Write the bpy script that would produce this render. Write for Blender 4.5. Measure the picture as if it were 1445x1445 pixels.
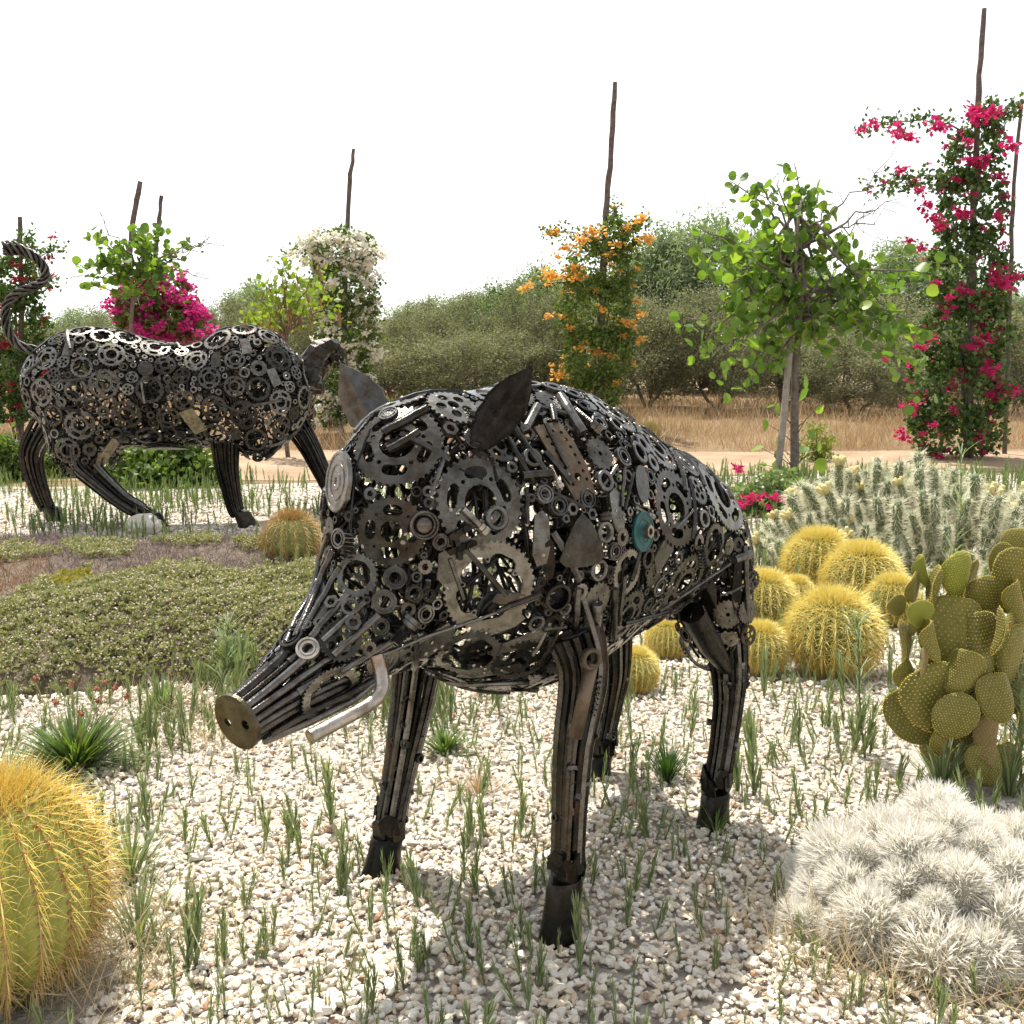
import bpy, math, random
import numpy as np
from mathutils import Vector, Matrix
from mathutils.geometry import delaunay_2d_cdt

scene = bpy.context.scene
for o in list(bpy.data.objects):
    bpy.data.objects.remove(o)

# ------------------------------------------------------------------ camera
CAM_H, FPX, HOR = 1.1, 1445.0, 510.0            # metres, focal length and horizon row in photo pixels
PITCH = math.atan((722.5 - HOR) / FPX)
cam_d = bpy.data.cameras.new("camera")
cam_d.sensor_width = 36.0
cam_d.lens = 36.0
cam_d.clip_start = 0.05
cam_d.clip_end = 3000.0
cam = bpy.data.objects.new("camera", cam_d)
scene.collection.objects.link(cam)
cam.location = (0, 0, CAM_H)
cam.rotation_euler = (math.pi / 2 - PITCH, 0, 0)
scene.camera = cam

# ------------------------------------------------------------------ sky and sun
SUN_EL, SUN_AZ = 67.0, -24.0                     # degrees; azimuth measured from +Y towards +X
world = bpy.data.worlds.new("World")
scene.world = world
world.use_nodes = True
wn = world.node_tree
for n in list(wn.nodes):
    wn.nodes.remove(n)
w_out = wn.nodes.new("ShaderNodeOutputWorld")
w_bg = wn.nodes.new("ShaderNodeBackground")
w_sky = wn.nodes.new("ShaderNodeTexSky")
w_sky.sky_type = 'NISHITA'
w_sky.sun_disc = False
w_sky.sun_elevation = math.radians(SUN_EL)
w_sky.sun_rotation = math.radians(SUN_AZ)
w_sky.air_density = 1.0
w_sky.dust_density = 0.7
w_sky.ozone_density = 1.0
w_hs = wn.nodes.new("ShaderNodeHueSaturation")   # milky summer haze: hardly any blue left
w_hs.inputs["Saturation"].default_value = 0.16
w_hs.inputs["Value"].default_value = 1.0
wn.links.new(w_sky.outputs[0], w_hs.inputs["Color"])
wn.links.new(w_hs.outputs[0], w_bg.inputs["Color"])
w_bg.inputs["Strength"].default_value = 0.15
wn.links.new(w_bg.outputs[0], w_out.inputs["Surface"])

sun_d = bpy.data.lights.new("sun", 'SUN')
sun_d.energy = 4.3
sun_d.angle = math.radians(0.6)
sun_d.color = (1.0, 0.95, 0.86)
sun = bpy.data.objects.new("sun", sun_d)
scene.collection.objects.link(sun)
_az, _el = math.radians(SUN_AZ), math.radians(SUN_EL)
SUNV = Vector((math.sin(_az) * math.cos(_el), math.cos(_az) * math.cos(_el), math.sin(_el)))
sun.rotation_euler = SUNV.to_track_quat('Z', 'Y').to_euler()
sun.location = (0, 0, 20)

scene.view_settings.view_transform = 'Standard'
scene.view_settings.look = 'None'
scene.view_settings.gamma = 1.0
scene.view_settings.exposure = 0.82
scene.view_settings.use_curve_mapping = False
scene.render.engine = 'CYCLES'
scene.cycles.max_bounces = 8
scene.cycles.diffuse_bounces = 3
scene.cycles.glossy_bounces = 4
scene.cycles.transmission_bounces = 4
scene.cycles.transparent_max_bounces = 8
scene.cycles.use_denoising = True

# ------------------------------------------------------------------ helpers
rng = np.random.default_rng(7)
random.seed(7)
FW = np.array([0, math.cos(PITCH), -math.sin(PITCH)])
UP = np.array([0, math.sin(PITCH), math.cos(PITCH)])
CAMP = np.array([0, 0, CAM_H])


def ray(x, y):
    return FW + np.array([1.0, 0, 0]) * (x - 722.5) / FPX - UP * (y - 722.5) / FPX


def gnd(x, y, z=0.0):                            # photo pixel -> point on the ground
    d = ray(x, y)
    return CAMP + d * ((z - CAM_H) / d[2])


def at(x, y, Y):                                 # photo pixel -> point at depth Y (metres along +Y)
    d = ray(x, y)
    return CAMP + d * (Y / d[1])


def norm(v):
    v = np.asarray(v, float)
    return v / (np.linalg.norm(v, axis=-1, keepdims=True) + 1e-12)


def np_mesh(name, V, Fs, smooth=False, fm=None):
    """mesh from numpy arrays; Fs = list of (n,k) index arrays; fm = material index per face"""
    me = bpy.data.meshes.new(name)
    V = np.asarray(V, np.float32)
    Fs = [np.asarray(f, np.int32) for f in Fs if len(f)]
    loops = np.concatenate([f.ravel() for f in Fs])
    tot = np.concatenate([np.full(len(f), f.shape[1], np.int32) for f in Fs])
    start = np.concatenate([[0], np.cumsum(tot)[:-1]]).astype(np.int32)
    me.vertices.add(len(V))
    me.vertices.foreach_set("co", V.ravel())
    me.loops.add(len(loops))
    me.loops.foreach_set("vertex_index", loops)
    me.polygons.add(len(tot))
    me.polygons.foreach_set("loop_start", start)
    me.polygons.foreach_set("loop_total", tot)
    if fm is not None:
        me.polygons.foreach_set("material_index", np.asarray(fm, np.int32))
    me.update(calc_edges=True)
    me.validate()
    me.shade_smooth() if smooth else me.shade_flat()
    return me


class MB:
    """collects pieces and builds ONE mesh"""
    def __init__(self):
        self.V, self.F, self.n = [], {}, 0
        self.M = {}

    def add(self, V, *Fs, m=0):
        V = np.asarray(V, float)
        for f in Fs:
            f = np.asarray(f, int)
            if len(f) == 0:
                continue
            self.F.setdefault(f.shape[1], []).append(f + self.n)
            self.M.setdefault(f.shape[1], []).append(np.full(len(f), m))
        self.V.append(V)
        self.n += len(V)
        return self

    def mesh(self, name, smooth=False):
        ks = sorted(self.F)
        return np_mesh(name, np.concatenate(self.V), [np.concatenate(self.F[k]) for k in ks], smooth,
                       np.concatenate([np.concatenate(self.M[k]) for k in ks]))

    def build(self, name, mats, parent=None, smooth=False):
        return mkobj(name, self.mesh(name, smooth), mats, parent)


def mkobj(name, me, mats=None, parent=None):
    if mats is not None and len(me.materials) == 0:
        for m in (mats if isinstance(mats, (list, tuple)) else [mats]):
            me.materials.append(m)
    o = bpy.data.objects.new(name, me)
    scene.collection.objects.link(o)
    if parent is not None:
        o.parent = parent
    return o


def empty(name, loc=(0, 0, 0), rz=0.0):
    o = bpy.data.objects.new(name, None)
    o.empty_display_size = 0.1
    scene.collection.objects.link(o)
    o.location = tuple(float(a) for a in loc)
    o.rotation_euler = (0, 0, rz)
    return o


def tag(o, label=None, cat=None, group=None, kind=None):
    if label:
        o["label"] = label
    if cat:
        o["category"] = cat
    if group:
        o["group"] = group
    if kind:
        o["kind"] = kind
    return o


def place(o, loc, rot=None, s=1.0):
    o.location = tuple(float(a) for a in loc)
    if rot is not None:
        o.rotation_euler = rot
    o.scale = (s, s, s) if np.isscalar(s) else s
    return o


def frames(P):
    """parallel-transport frames along a polyline"""
    P = np.asarray(P, float)
    T = norm(np.gradient(P, axis=0))
    a = np.array([0, 0, 1.0]) if abs(T[0][2]) < 0.9 else np.array([1.0, 0, 0])
    N = np.zeros_like(P)
    N[0] = norm(np.cross(T[0], a))
    for i in range(1, len(P)):
        v = N[i - 1] - T[i] * (N[i - 1] @ T[i])
        N[i] = v / (np.linalg.norm(v) + 1e-12)
    return T, N, np.cross(T, N)


def tube(P, R, sides=6, cap=True):
    P = np.asarray(P, float)
    n = len(P)
    R = np.broadcast_to(np.asarray(R, float), (n,))
    T, N, B = frames(P)
    a = np.linspace(0, 2 * np.pi, sides, endpoint=False)
    V = P[:, None] + R[:, None, None] * (np.cos(a)[None, :, None] * N[:, None] + np.sin(a)[None, :, None] * B[:, None])
    V = V.reshape(-1, 3)
    i, j = np.meshgrid(np.arange(n - 1), np.arange(sides), indexing='ij')
    k = (j + 1) % sides
    F = np.stack([i * sides + j, i * sides + k, (i + 1) * sides + k, (i + 1) * sides + j], -1).reshape(-1, 4)
    if not cap:
        return V, F, np.zeros((0, 3), int)
    V = np.concatenate([V, P[:1], P[-1:]])
    c0, c1 = n * sides, n * sides + 1
    jj = np.arange(sides)
    kk = (jj + 1) % sides
    T3 = np.concatenate([np.stack([kk, jj, np.full(sides, c0)], -1),
                         np.stack([(n - 1) * sides + jj, (n - 1) * sides + kk, np.full(sides, c1)], -1)])
    return V, F, T3


def lathe(prof, seg=20, closed=False):
    """revolve (r,z) points about z"""
    prof = np.asarray(prof, float)
    n = len(prof)
    a = np.linspace(0, 2 * np.pi, seg, endpoint=False)
    V = np.stack([prof[:, 0][:, None] * np.cos(a), prof[:, 0][:, None] * np.sin(a), np.repeat(prof[:, 1][:, None], seg, 1)], -1).reshape(-1, 3)
    m = n if closed else n - 1
    i, j = np.meshgrid(np.arange(m), np.arange(seg), indexing='ij')
    k = (j + 1) % seg
    i2 = (i + 1) % n
    return V, np.stack([i * seg + j, i * seg + k, i2 * seg + k, i2 * seg + j], -1).reshape(-1, 4)


def rand_rot(n, r=None):
    r = r or rng
    q = norm(r.normal(size=(n, 4)))
    w, x, y, z = q.T
    return np.stack([np.stack([1 - 2 * (y * y + z * z), 2 * (x * y - z * w), 2 * (x * z + y * w)], -1),
                     np.stack([2 * (x * y + z * w), 1 - 2 * (x * x + z * z), 2 * (y * z - x * w)], -1),
                     np.stack([2 * (x * z - y * w), 2 * (y * z + x * w), 1 - 2 * (x * x + y * y)], -1)], -2)


def basis(D, r=None):
    """rotation matrices whose local z runs along D, random spin"""
    r = r or rng
    D = norm(D)
    a = norm(np.cross(D, r.normal(size=D.shape)))
    return np.stack([a, np.cross(D, a), D], -1)


def scatter(tV, tFs, P, R, S):
    """copies of a template (verts, faces list) at P with rotation matrices R and scale S -> verts, faces list"""
    n, m = len(P), len(tV)
    S = np.asarray(S, float)
    if S.ndim == 1:
        S = np.repeat(S[:, None], 3, 1)
    V = np.einsum('nij,nmj->nmi', R, tV[None] * S[:, None, :]) + P[:, None]
    return V.reshape(-1, 3), [(np.asarray(f)[None] + (np.arange(n) * m)[:, None, None]).reshape(-1, np.asarray(f).shape[1]) for f in tFs]


OCT = (np.array([[1, 0, 0], [-1, 0, 0], [0, 1, 0], [0, -1, 0], [0, 0, 1], [0, 0, -1.0]]),
       np.array([[0, 2, 4], [2, 1, 4], [1, 3, 4], [3, 0, 4], [2, 0, 5], [1, 2, 5], [3, 1, 5], [0, 3, 5]]))


def ico(sub):
    if sub < 0:
        return OCT
    t = (1 + 5 ** .5) / 2
    V = [(-1, t, 0), (1, t, 0), (-1, -t, 0), (1, -t, 0), (0, -1, t), (0, 1, t), (0, -1, -t), (0, 1, -t), (t, 0, -1), (t, 0, 1), (-t, 0, -1), (-t, 0, 1)]
    F = [(0, 11, 5), (0, 5, 1), (0, 1, 7), (0, 7, 10), (0, 10, 11), (1, 5, 9), (5, 11, 4), (11, 10, 2), (10, 7, 6), (7, 1, 8),
         (3, 9, 4), (3, 4, 2), (3, 2, 6), (3, 6, 8), (3, 8, 9), (4, 9, 5), (2, 4, 11), (6, 2, 10), (8, 6, 7), (9, 8, 1)]
    V = [norm(np.array(v, float)) for v in V]
    for _ in range(sub):
        c, G = {}, []
        def mid(a, b):
            k = (min(a, b), max(a, b))
            if k not in c:
                V.append(norm(V[a] + V[b])); c[k] = len(V) - 1
            return c[k]
        for a, b, d in F:
            x, y, z = mid(a, b), mid(b, d), mid(d, a)
            G += [(a, x, z), (b, y, x), (d, z, y), (x, y, z)]
        F = G
    return np.array(V), np.array(F)


def vnoise(P, seed=0, f=1.0):
    """cheap smooth noise from sines, about -1..1"""
    r = np.random.default_rng(seed)
    s = 0
    P = np.asarray(P, float)
    for k in range(5):
        d = r.normal(size=P.shape[-1]) * f * (1 + .6 * k)
        s = s + np.sin(P @ d + r.uniform(0, 6.28)) / (1 + .5 * k)
    return s / 2.2


# ------------------------------------------------------------------ materials
def new_mat(name):
    m = bpy.data.materials.new(name)
    m.use_nodes = True
    nt = m.node_tree
    for n in list(nt.nodes):
        nt.nodes.remove(n)
    out = nt.nodes.new("ShaderNodeOutputMaterial")
    return m, nt, out


def ramp(nt, fac, stops):
    r = nt.nodes.new("ShaderNodeValToRGB")
    e = r.color_ramp.elements
    while len(e) < len(stops):
        e.new(0.5)
    for i, (p, c) in enumerate(stops):
        e[i].position = p
        e[i].color = (*c, 1)
    nt.links.new(fac, r.inputs[0])
    return r.outputs[0]


def noise(nt, scale, detail=4.0, rough=0.6, coord='Object'):
    tc = nt.nodes.new("ShaderNodeTexCoord")
    n = nt.nodes.new("ShaderNodeTexNoise")
    n.inputs["Scale"].default_value = scale
    n.inputs["Detail"].default_value = detail
    n.inputs["Roughness"].default_value = rough
    nt.links.new(tc.outputs[coord], n.inputs["Vector"])
    return n.outputs["Fac"]


def mixrgb(nt, a, b, fac, mode='MIX'):
    n = nt.nodes.new("ShaderNodeMix")
    n.data_type = 'RGBA'
    n.blend_type = mode
    for s, v in ((n.inputs[0], fac), (n.inputs[6], a), (n.inputs[7], b)):
        if isinstance(v, (int, float)):
            s.default_value = v
        elif isinstance(v, tuple):
            s.default_value = (*v, 1)
        else:
            nt.links.new(v, s)
    return n.outputs[2]


def bump(nt, h, strength=0.3, dist=0.01):
    b = nt.nodes.new("ShaderNodeBump")
    b.inputs["Strength"].default_value = strength
    b.inputs["Distance"].default_value = dist
    nt.links.new(h, b.inputs["Height"])
    return b.outputs[0]


def surf(name, stops, scale=8.0, rough=0.9, metal=0.0, island=None, objrand=None, bump_s=0.0, bump_scale=60.0, bump_d=0.01, spec=0.3, rough2=None):
    """opaque surface: noise ramp, optional per-island / per-object tint"""
    m, nt, out = new_mat(name)
    p = nt.nodes.new("ShaderNodeBsdfPrincipled")
    nt.links.new(p.outputs[0], out.inputs[0])
    nz = noise(nt, scale)
    col = ramp(nt, nz, stops)
    if island:
        g = nt.nodes.new("ShaderNodeNewGeometry")
        col = mixrgb(nt, col, ramp(nt, g.outputs["Random Per Island"], island), 1.0, 'MULTIPLY')
    if objrand:
        oi = nt.nodes.new("ShaderNodeObjectInfo")
        col = mixrgb(nt, col, ramp(nt, oi.outputs["Random"], objrand), 1.0, 'MULTIPLY')
    nt.links.new(col, p.inputs["Base Color"])
    p.inputs["Metallic"].default_value = metal
    p.inputs["Specular IOR Level"].default_value = spec
    if rough2 is not None:
        mr = nt.nodes.new("ShaderNodeMapRange")
        mr.inputs[1].default_value, mr.inputs[2].default_value = 0.3, 0.7
        mr.inputs[3].default_value, mr.inputs[4].default_value = rough, rough2
        nt.links.new(noise(nt, scale * 2.3), mr.inputs[0])
        nt.links.new(mr.outputs[0], p.inputs["Roughness"])
    else:
        p.inputs["Roughness"].default_value = rough
    if bump_s:
        nt.links.new(bump(nt, noise(nt, bump_scale, 6), bump_s, bump_d), p.inputs["Normal"])
    return m


def leafmat(name, cols, trans=0.35, tcol=None, rough=0.5, island=True, spec=0.35):
    """thin leaf: principled + translucent, colour varies leaf by leaf"""
    m, nt, out = new_mat(name)
    g = nt.nodes.new("ShaderNodeNewGeometry")
    oi = nt.nodes.new("ShaderNodeObjectInfo")
    n = len(cols)
    col = ramp(nt, (g.outputs["Random Per Island"] if island else oi.outputs["Random"]), [(i / max(1, n - 1), c) for i, c in enumerate(cols)])
    p = nt.nodes.new("ShaderNodeBsdfPrincipled")
    p.inputs["Roughness"].default_value = rough
    p.inputs["Specular IOR Level"].default_value = spec
    t = nt.nodes.new("ShaderNodeBsdfTranslucent")
    nt.links.new(col, p.inputs["Base Color"])
    tc = mixrgb(nt, col, tcol or (1.6, 1.7, 0.5), 1.0, 'MULTIPLY')
    nt.links.new(tc, t.inputs["Color"])
    mx = nt.nodes.new("ShaderNodeMixShader")
    mx.inputs[0].default_value = trans
    nt.links.new(p.outputs[0], mx.inputs[1])
    nt.links.new(t.outputs[0], mx.inputs[2])
    nt.links.new(mx.outputs[0], out.inputs[0])
    return m


def steelmat(name, lo, hi, rust=(0.10, 0.055, 0.03), rough=(0.14, 0.34), rust_amt=0.35, metal=0.9):
    m, nt, out = new_mat(name)
    p = nt.nodes.new("ShaderNodeBsdfPrincipled")
    nt.links.new(p.outputs[0], out.inputs[0])
    oi = nt.nodes.new("ShaderNodeObjectInfo")
    base = ramp(nt, oi.outputs["Random"], [(0, lo), (0.55, tuple((a + b) / 2 for a, b in zip(lo, hi))), (1, hi)])
    grime = ramp(nt, noise(nt, 34, 6, .65), [(0.36, (.45, .42, .38)), (0.6, (1, 1, 1))])
    col = mixrgb(nt, base, grime, 1.0, 'MULTIPLY')
    rm = ramp(nt, noise(nt, 11, 5, .7), [(0.52, (0, 0, 0)), (0.68, (rust_amt,) * 3)])
    col = mixrgb(nt, col, rust, rm)
    nt.links.new(col, p.inputs["Base Color"])
    mr = nt.nodes.new("ShaderNodeMapRange")
    mr.inputs[1].default_value, mr.inputs[2].default_value = 0.3, 0.7
    mr.inputs[3].default_value, mr.inputs[4].default_value = rough
    nt.links.new(noise(nt, 60, 4), mr.inputs[0])
    nt.links.new(mr.outputs[0], p.inputs["Roughness"])
    p.inputs["Metallic"].default_value = metal
    nt.links.new(bump(nt, noise(nt, 170, 4), 0.22, 0.004), p.inputs["Normal"])
    return m


M = {}
M['steel'] = steelmat("dark_steel", (.035, .033, .030), (.20, .194, .182))
M['steel_ring'] = steelmat("ring_steel", (.05, .047, .039), (.25, .242, .215), rough=(.13, .34), rust_amt=.35)
M['steel_far'] = steelmat("weathered_steel", (.05, .047, .042), (.25, .24, .22), rough=(.28, .55), rust_amt=.25)
M['steel_dark'] = steelmat("black_steel", (.018, .017, .015), (.05, .047, .042), rough=(.22, .42))
M['steel_bright'] = steelmat("bare_steel", (.36, .33, .29), (.5, .46, .4), rough=(.22, .42), rust=(.3, .12, .05), rust_amt=.5)
M['rust'] = steelmat("brown_steel", (.10, .075, .045), (.16, .12, .08), rough=(.35, .55), rust_amt=.6, metal=.6)
M['nose'] = steelmat("nose_steel", (.10, .09, .062), (.14, .125, .09), rough=(.25, .45), rust_amt=.35, metal=.8)
M['tan_plate'] = steelmat("tan_painted_steel", (.28, .24, .15), (.4, .34, .2), rough=(.4, .6), metal=.2)
M['teal'] = surf("teal_paint", [(.35, (.006, .045, .05)), (.5, (.012, .085, .09)), (.62, (.03, .035, .03))], 22, .35, .2)
M['red_paint'] = surf("red_paint", [(.3, (.35, .03, .02)), (.7, (.22, .02, .015))], 20, .4)
M['hoof'] = steelmat("hoof_steel", (.02, .02, .017), (.04, .038, .032), rough=(.25, .45), metal=.8)

M['gravel'] = surf("white_gravel_stone", [(.3, (.60, .55, .47)), (.5, (.72, .68, .61)), (.7, (.80, .77, .71))], 45, .85,
                   island=[(0, (.52, .33, .22)), (.02, (.65, .48, .35)), (.055, (.86, .74, .60)), (.3, (.96, .90, .81)), (.6, (1, .975, .93)), (.9, (1, 1, .98)), (1, (.74, .71, .68))], bump_s=.35, bump_scale=220, bump_d=.004)
M['bed'] = surf("gravel_bed", [(.3, (.34, .28, .22)), (.5, (.48, .43, .37)), (.68, (.60, .56, .50))], 55, .95, bump_s=.8, bump_scale=70, bump_d=.02)
M['dirt'] = surf("pale_dirt", [(.3, (.28, .185, .115)), (.5, (.36, .255, .165)), (.7, (.42, .32, .22))], 1.6, .95, bump_s=.6, bump_scale=22, bump_d=.05)
M['earth'] = surf("dry_earth", [(.3, (.17, .11, .06)), (.5, (.225, .15, .085)), (.7, (.27, .19, .11))], .9, .95, bump_s=.6, bump_scale=9, bump_d=.08)
M['soil'] = surf("mound_soil", [(.3, (.10, .075, .05)), (.7, (.19, .15, .11))], 14, .95, bump_s=.6, bump_scale=40, bump_d=.02)
M['bark'] = surf("grey_bark", [(.3, (.10, .08, .065)), (.7, (.22, .18, .15))], 26, .9, bump_s=.8, bump_scale=60, bump_d=.02)
M['polewood'] = surf("weathered_pole", [(.3, (.085, .062, .052)), (.7, (.19, .145, .125))], 18, .9, bump_s=.8, bump_scale=45, bump_d=.02)
M['stake'] = surf("grey_stake", [(.3, (.22, .19, .16)), (.7, (.36, .32, .28))], 18, .9, bump_s=.6, bump_scale=45, bump_d=.02)
M['twig'] = surf("pale_twig", [(.3, (.22, .17, .14)), (.7, (.34, .28, .24))], 20, .9)
M['straw'] = leafmat("dry_straw", [(.34, .235, .12), (.44, .325, .18), (.52, .40, .25), (.30, .19, .10)], .3, (1.1, 1.0, .8))
M['straw_pale'] = leafmat("pale_straw", [(.50, .40, .24), (.60, .50, .32), (.66, .57, .40), (.42, .31, .17)], .3, (1.1, 1.0, .8))
M['sprout'] = leafmat("sprout_leaf", [(.15, .19, .095), (.20, .245, .125), (.25, .295, .155), (.18, .225, .13)], .3, (1.4, 1.5, .6))
M['weed'] = leafmat("weed_leaf", [(.10, .15, .06), (.15, .21, .09), (.19, .25, .11), (.22, .23, .11)], .35, (1.4, 1.6, .6))
M['tuft'] = leafmat("tuft_leaf", [(.07, .12, .035), (.11, .17, .05), (.17, .22, .07)], .3)
M['rushgreen'] = leafmat("rush_leaf", [(.035, .08, .02), (.06, .12, .03)], .25)
M['cover_green'] = leafmat("cover_leaf", [(.18, .195, .09), (.25, .255, .125), (.33, .32, .17), (.42, .39, .24)], .25, (1.3, 1.4, .6))
M['cover_yellow'] = leafmat("cover_leaf_yellow", [(.30, .27, .06), (.40, .34, .08), (.26, .27, .09)], .25, (1.3, 1.3, .5))
M['cover_bud'] = surf("cover_bud", [(.3, (.42, .36, .26)), (.7, (.58, .50, .38))], 30, .8)
M['cover_grey'] = surf("dead_cover", [(.3, (.20, .165, .15)), (.7, (.33, .28, .26))], 30, .9, island=[(0, (.8, .75, .72)), (.5, (1, .96, 1.0)), (1, (1.1, .95, .85))])
M['cover_red'] = surf("dead_cover_brown", [(.3, (.27, .17, .11)), (.7, (.38, .26, .17))], 30, .9, island=[(0, (.8, .75, .7)), (1, (1.1, 1, .9))])
M['olive'] = leafmat("olive_leaf", [(.105, .112, .065), (.165, .17, .105), (.24, .24, .155), (.33, .325, .225)], .32, (1.25, 1.35, .7), rough=.75, spec=.15)
M['pepper'] = leafmat("pepper_leaf", [(.16, .20, .12), (.22, .26, .165), (.29, .33, .22)], .42, (1.3, 1.5, .7))  # greyed and paled: distance haze is put into the leaf colour
M['darkleaf'] = leafmat("vine_leaf", [(.03, .06, .018), (.05, .095, .026), (.08, .135, .036), (.125, .185, .055)], .3)
M['bush'] = leafmat("bush_leaf", [(.06, .105, .024), (.10, .155, .035), (.15, .205, .055)], .3)
M['yellowbush'] = leafmat("yellow_bush_leaf", [(.14, .18, .035), (.20, .24, .05), (.10, .14, .03)], .35)
M['limeleaf'] = leafmat("lime_leaf", [(.13, .20, .035), (.19, .26, .05), (.23, .29, .07)], .4)
M['bigleaf'] = leafmat("round_leaf", [(.075, .14, .028), (.115, .195, .038), (.16, .245, .05), (.23, .31, .065)], .48, (1.7, 1.8, .5), rough=.4, island=False)
M['bigleaf_i'] = leafmat("round_leaf_small", [(.07, .13, .03), (.11, .19, .04), (.17, .25, .06)], .45, (1.6, 1.7, .5), rough=.4)
M['pink'] = leafmat("pink_bract", [(.42, .010, .10), (.54, .02, .15), (.62, .04, .19), (.46, .02, .07)], .4, (1.1, 1.0, 1.0))
M['magenta'] = leafmat("magenta_bract", [(.50, .02, .20), (.62, .04, .28), (.68, .08, .34)], .4, (1.1, 1.0, 1.0))
M['red'] = leafmat("red_bract", [(.36, .015, .04), (.48, .03, .07), (.40, .05, .06)], .4, (1.1, 1.0, 1.0))
M['white'] = leafmat("white_bract", [(.76, .73, .63), (.85, .83, .75), (.80, .75, .60)], .4, (1, 1, .95))
M['orange'] = leafmat("orange_bract", [(.68, .33, .04), (.76, .43, .08), (.82, .52, .16)], .4, (1.05, 1, 1))
M['pod'] = leafmat("brown_pod", [(.20, .09, .035), (.28, .14, .05)], .3, (1.2, 1, .8))
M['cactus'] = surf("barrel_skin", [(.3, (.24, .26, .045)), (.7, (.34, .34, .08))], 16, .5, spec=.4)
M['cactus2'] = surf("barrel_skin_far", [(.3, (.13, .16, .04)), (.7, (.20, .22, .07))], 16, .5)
M['gold'] = leafmat("golden_spine", [(.76, .56, .10), (.84, .67, .17), (.88, .75, .30)], .3, (1.05, 1, .9), rough=.4)
M['goldold'] = leafmat("old_spine", [(.44, .26, .08), (.58, .38, .13), (.68, .51, .24)], .2, (1, 1, .9), rough=.5)
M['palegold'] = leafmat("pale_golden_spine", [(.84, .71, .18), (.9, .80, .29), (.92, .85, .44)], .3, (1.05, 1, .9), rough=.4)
M['areole'] = surf("areole_wool", [(.3, (.26, .15, .06)), (.7, (.42, .27, .12))], 40, .95)
M['apex'] = surf("apex_wool", [(.3, (.66, .5, .16)), (.7, (.78, .64, .26))], 40, .95)
M['pad'] = surf("pad_skin", [(.3, (.105, .105, .022)), (.5, (.15, .145, .03)), (.7, (.19, .15, .045))], 9, .6, objrand=[(0, (.85, .85, .8)), (1, (1.15, 1.1, .9))])
M['pad_new'] = surf("young_pad_skin", [(.3, (.16, .19, .025)), (.7, (.23, .25, .04))], 9, .55)
M['pad_old'] = surf("old_pad_skin", [(.3, (.16, .12, .045)), (.7, (.22, .16, .065))], 12, .8)
M['glochid'] = surf("glochid_tuft", [(.3, (.50, .38, .12)), (.7, (.66, .53, .24))], 30, .9)
M['glochid_y'] = surf("yellow_glochid_tuft", [(.3, (.60, .47, .06)), (.7, (.74, .6, .12))], 30, .9)
M['glochid_b'] = surf("brown_glochid_tuft", [(.3, (.36, .23, .11)), (.7, (.5, .35, .18))], 30, .9)
M['whitehair'] = leafmat("white_hair", [(.78, .75, .68), (.87, .85, .80), (.92, .90, .87), (.72, .67, .58)], .42, (1, 1, .95))
M['greyskin'] = surf("grey_green_skin", [(.3, (.24, .23, .17)), (.7, (.36, .34, .27))], 40, .8)
M['cholla'] = surf("cholla_skin", [(.3, (.09, .12, .06)), (.7, (.15, .18, .09))], 30, .7)
M['cholla_tip'] = surf("cholla_fruit", [(.3, (.46, .40, .16)), (.7, (.58, .5, .24))], 30, .7)
M['chollaspine'] = leafmat("cream_spine", [(.70, .66, .46), (.80, .77, .60), (.86, .84, .70)], .35, (1, 1, .9))
M['rock'] = surf("white_rock", [(.3, (.55, .5, .42)), (.7, (.75, .71, .63))], 12, .9, bump_s=.6, bump_scale=30, bump_d=.02)
M['flowerhead'] = surf("dried_flower", [(.3, (.20, .07, .04)), (.7, (.34, .14, .08))], 60, .9)

# ------------------------------------------------------------------ the setting
def sheet(name, pts, z, mat, sub=None):
    me = bpy.data.meshes.new(name)
    me.from_pydata([(x, y, z) for x, y in pts], [], [tuple(range(len(pts)))])
    o = mkobj(name, me, mat)
    o["kind"] = "structure"
    return o


def wavy_strip(name, x0, x1, ya, yb, z, mat, n=60, amp=.25, seed=3):
    x = np.linspace(x0, x1, n)
    a = ya(x) + amp * vnoise(x[:, None], seed, .9)
    b = yb(x) + amp * vnoise(x[:, None], seed + 1, .9)
    V = np.concatenate([np.stack([x, a, np.full(n, z)], -1), np.stack([x, b, np.full(n, z)], -1)])
    i = np.arange(n - 1)
    F = np.stack([i, i + 1, n + i + 1, n + i], -1)
    o = mkobj(name, np_mesh(name, V, [F]), mat)
    o["kind"] = "structure"
    return o


sheet("ground", [(-900, -200), (900, -200), (900, 1800), (-900, 1800)], -0.012, M['earth'])
wavy_strip("gravel_bed", -9, 9, lambda x: 0 * x - 1.0, lambda x: 9.6 + .12 * x, -0.004, M['bed'])
wavy_strip("dirt_path", -40, 40, lambda x: 9.9 + .10 * x, lambda x: 13.2 + .02 * x, -0.008, M['dirt'])


def bank_h(P):                                   # the orchard stands on a low bank behind the path
    P = np.atleast_2d(P)
    t = np.clip((P[:, 1] - 12.4 - .5 * vnoise(P[:, :2], 81, .5)) / 6.5, 0, 1)
    far = np.clip((90 - P[:, 1]) / 50, 0, 1)
    return (.27 * t * t * (3 - 2 * t) + .05 * t * vnoise(P[:, :2], 82, .8)) * far - .014


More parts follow.
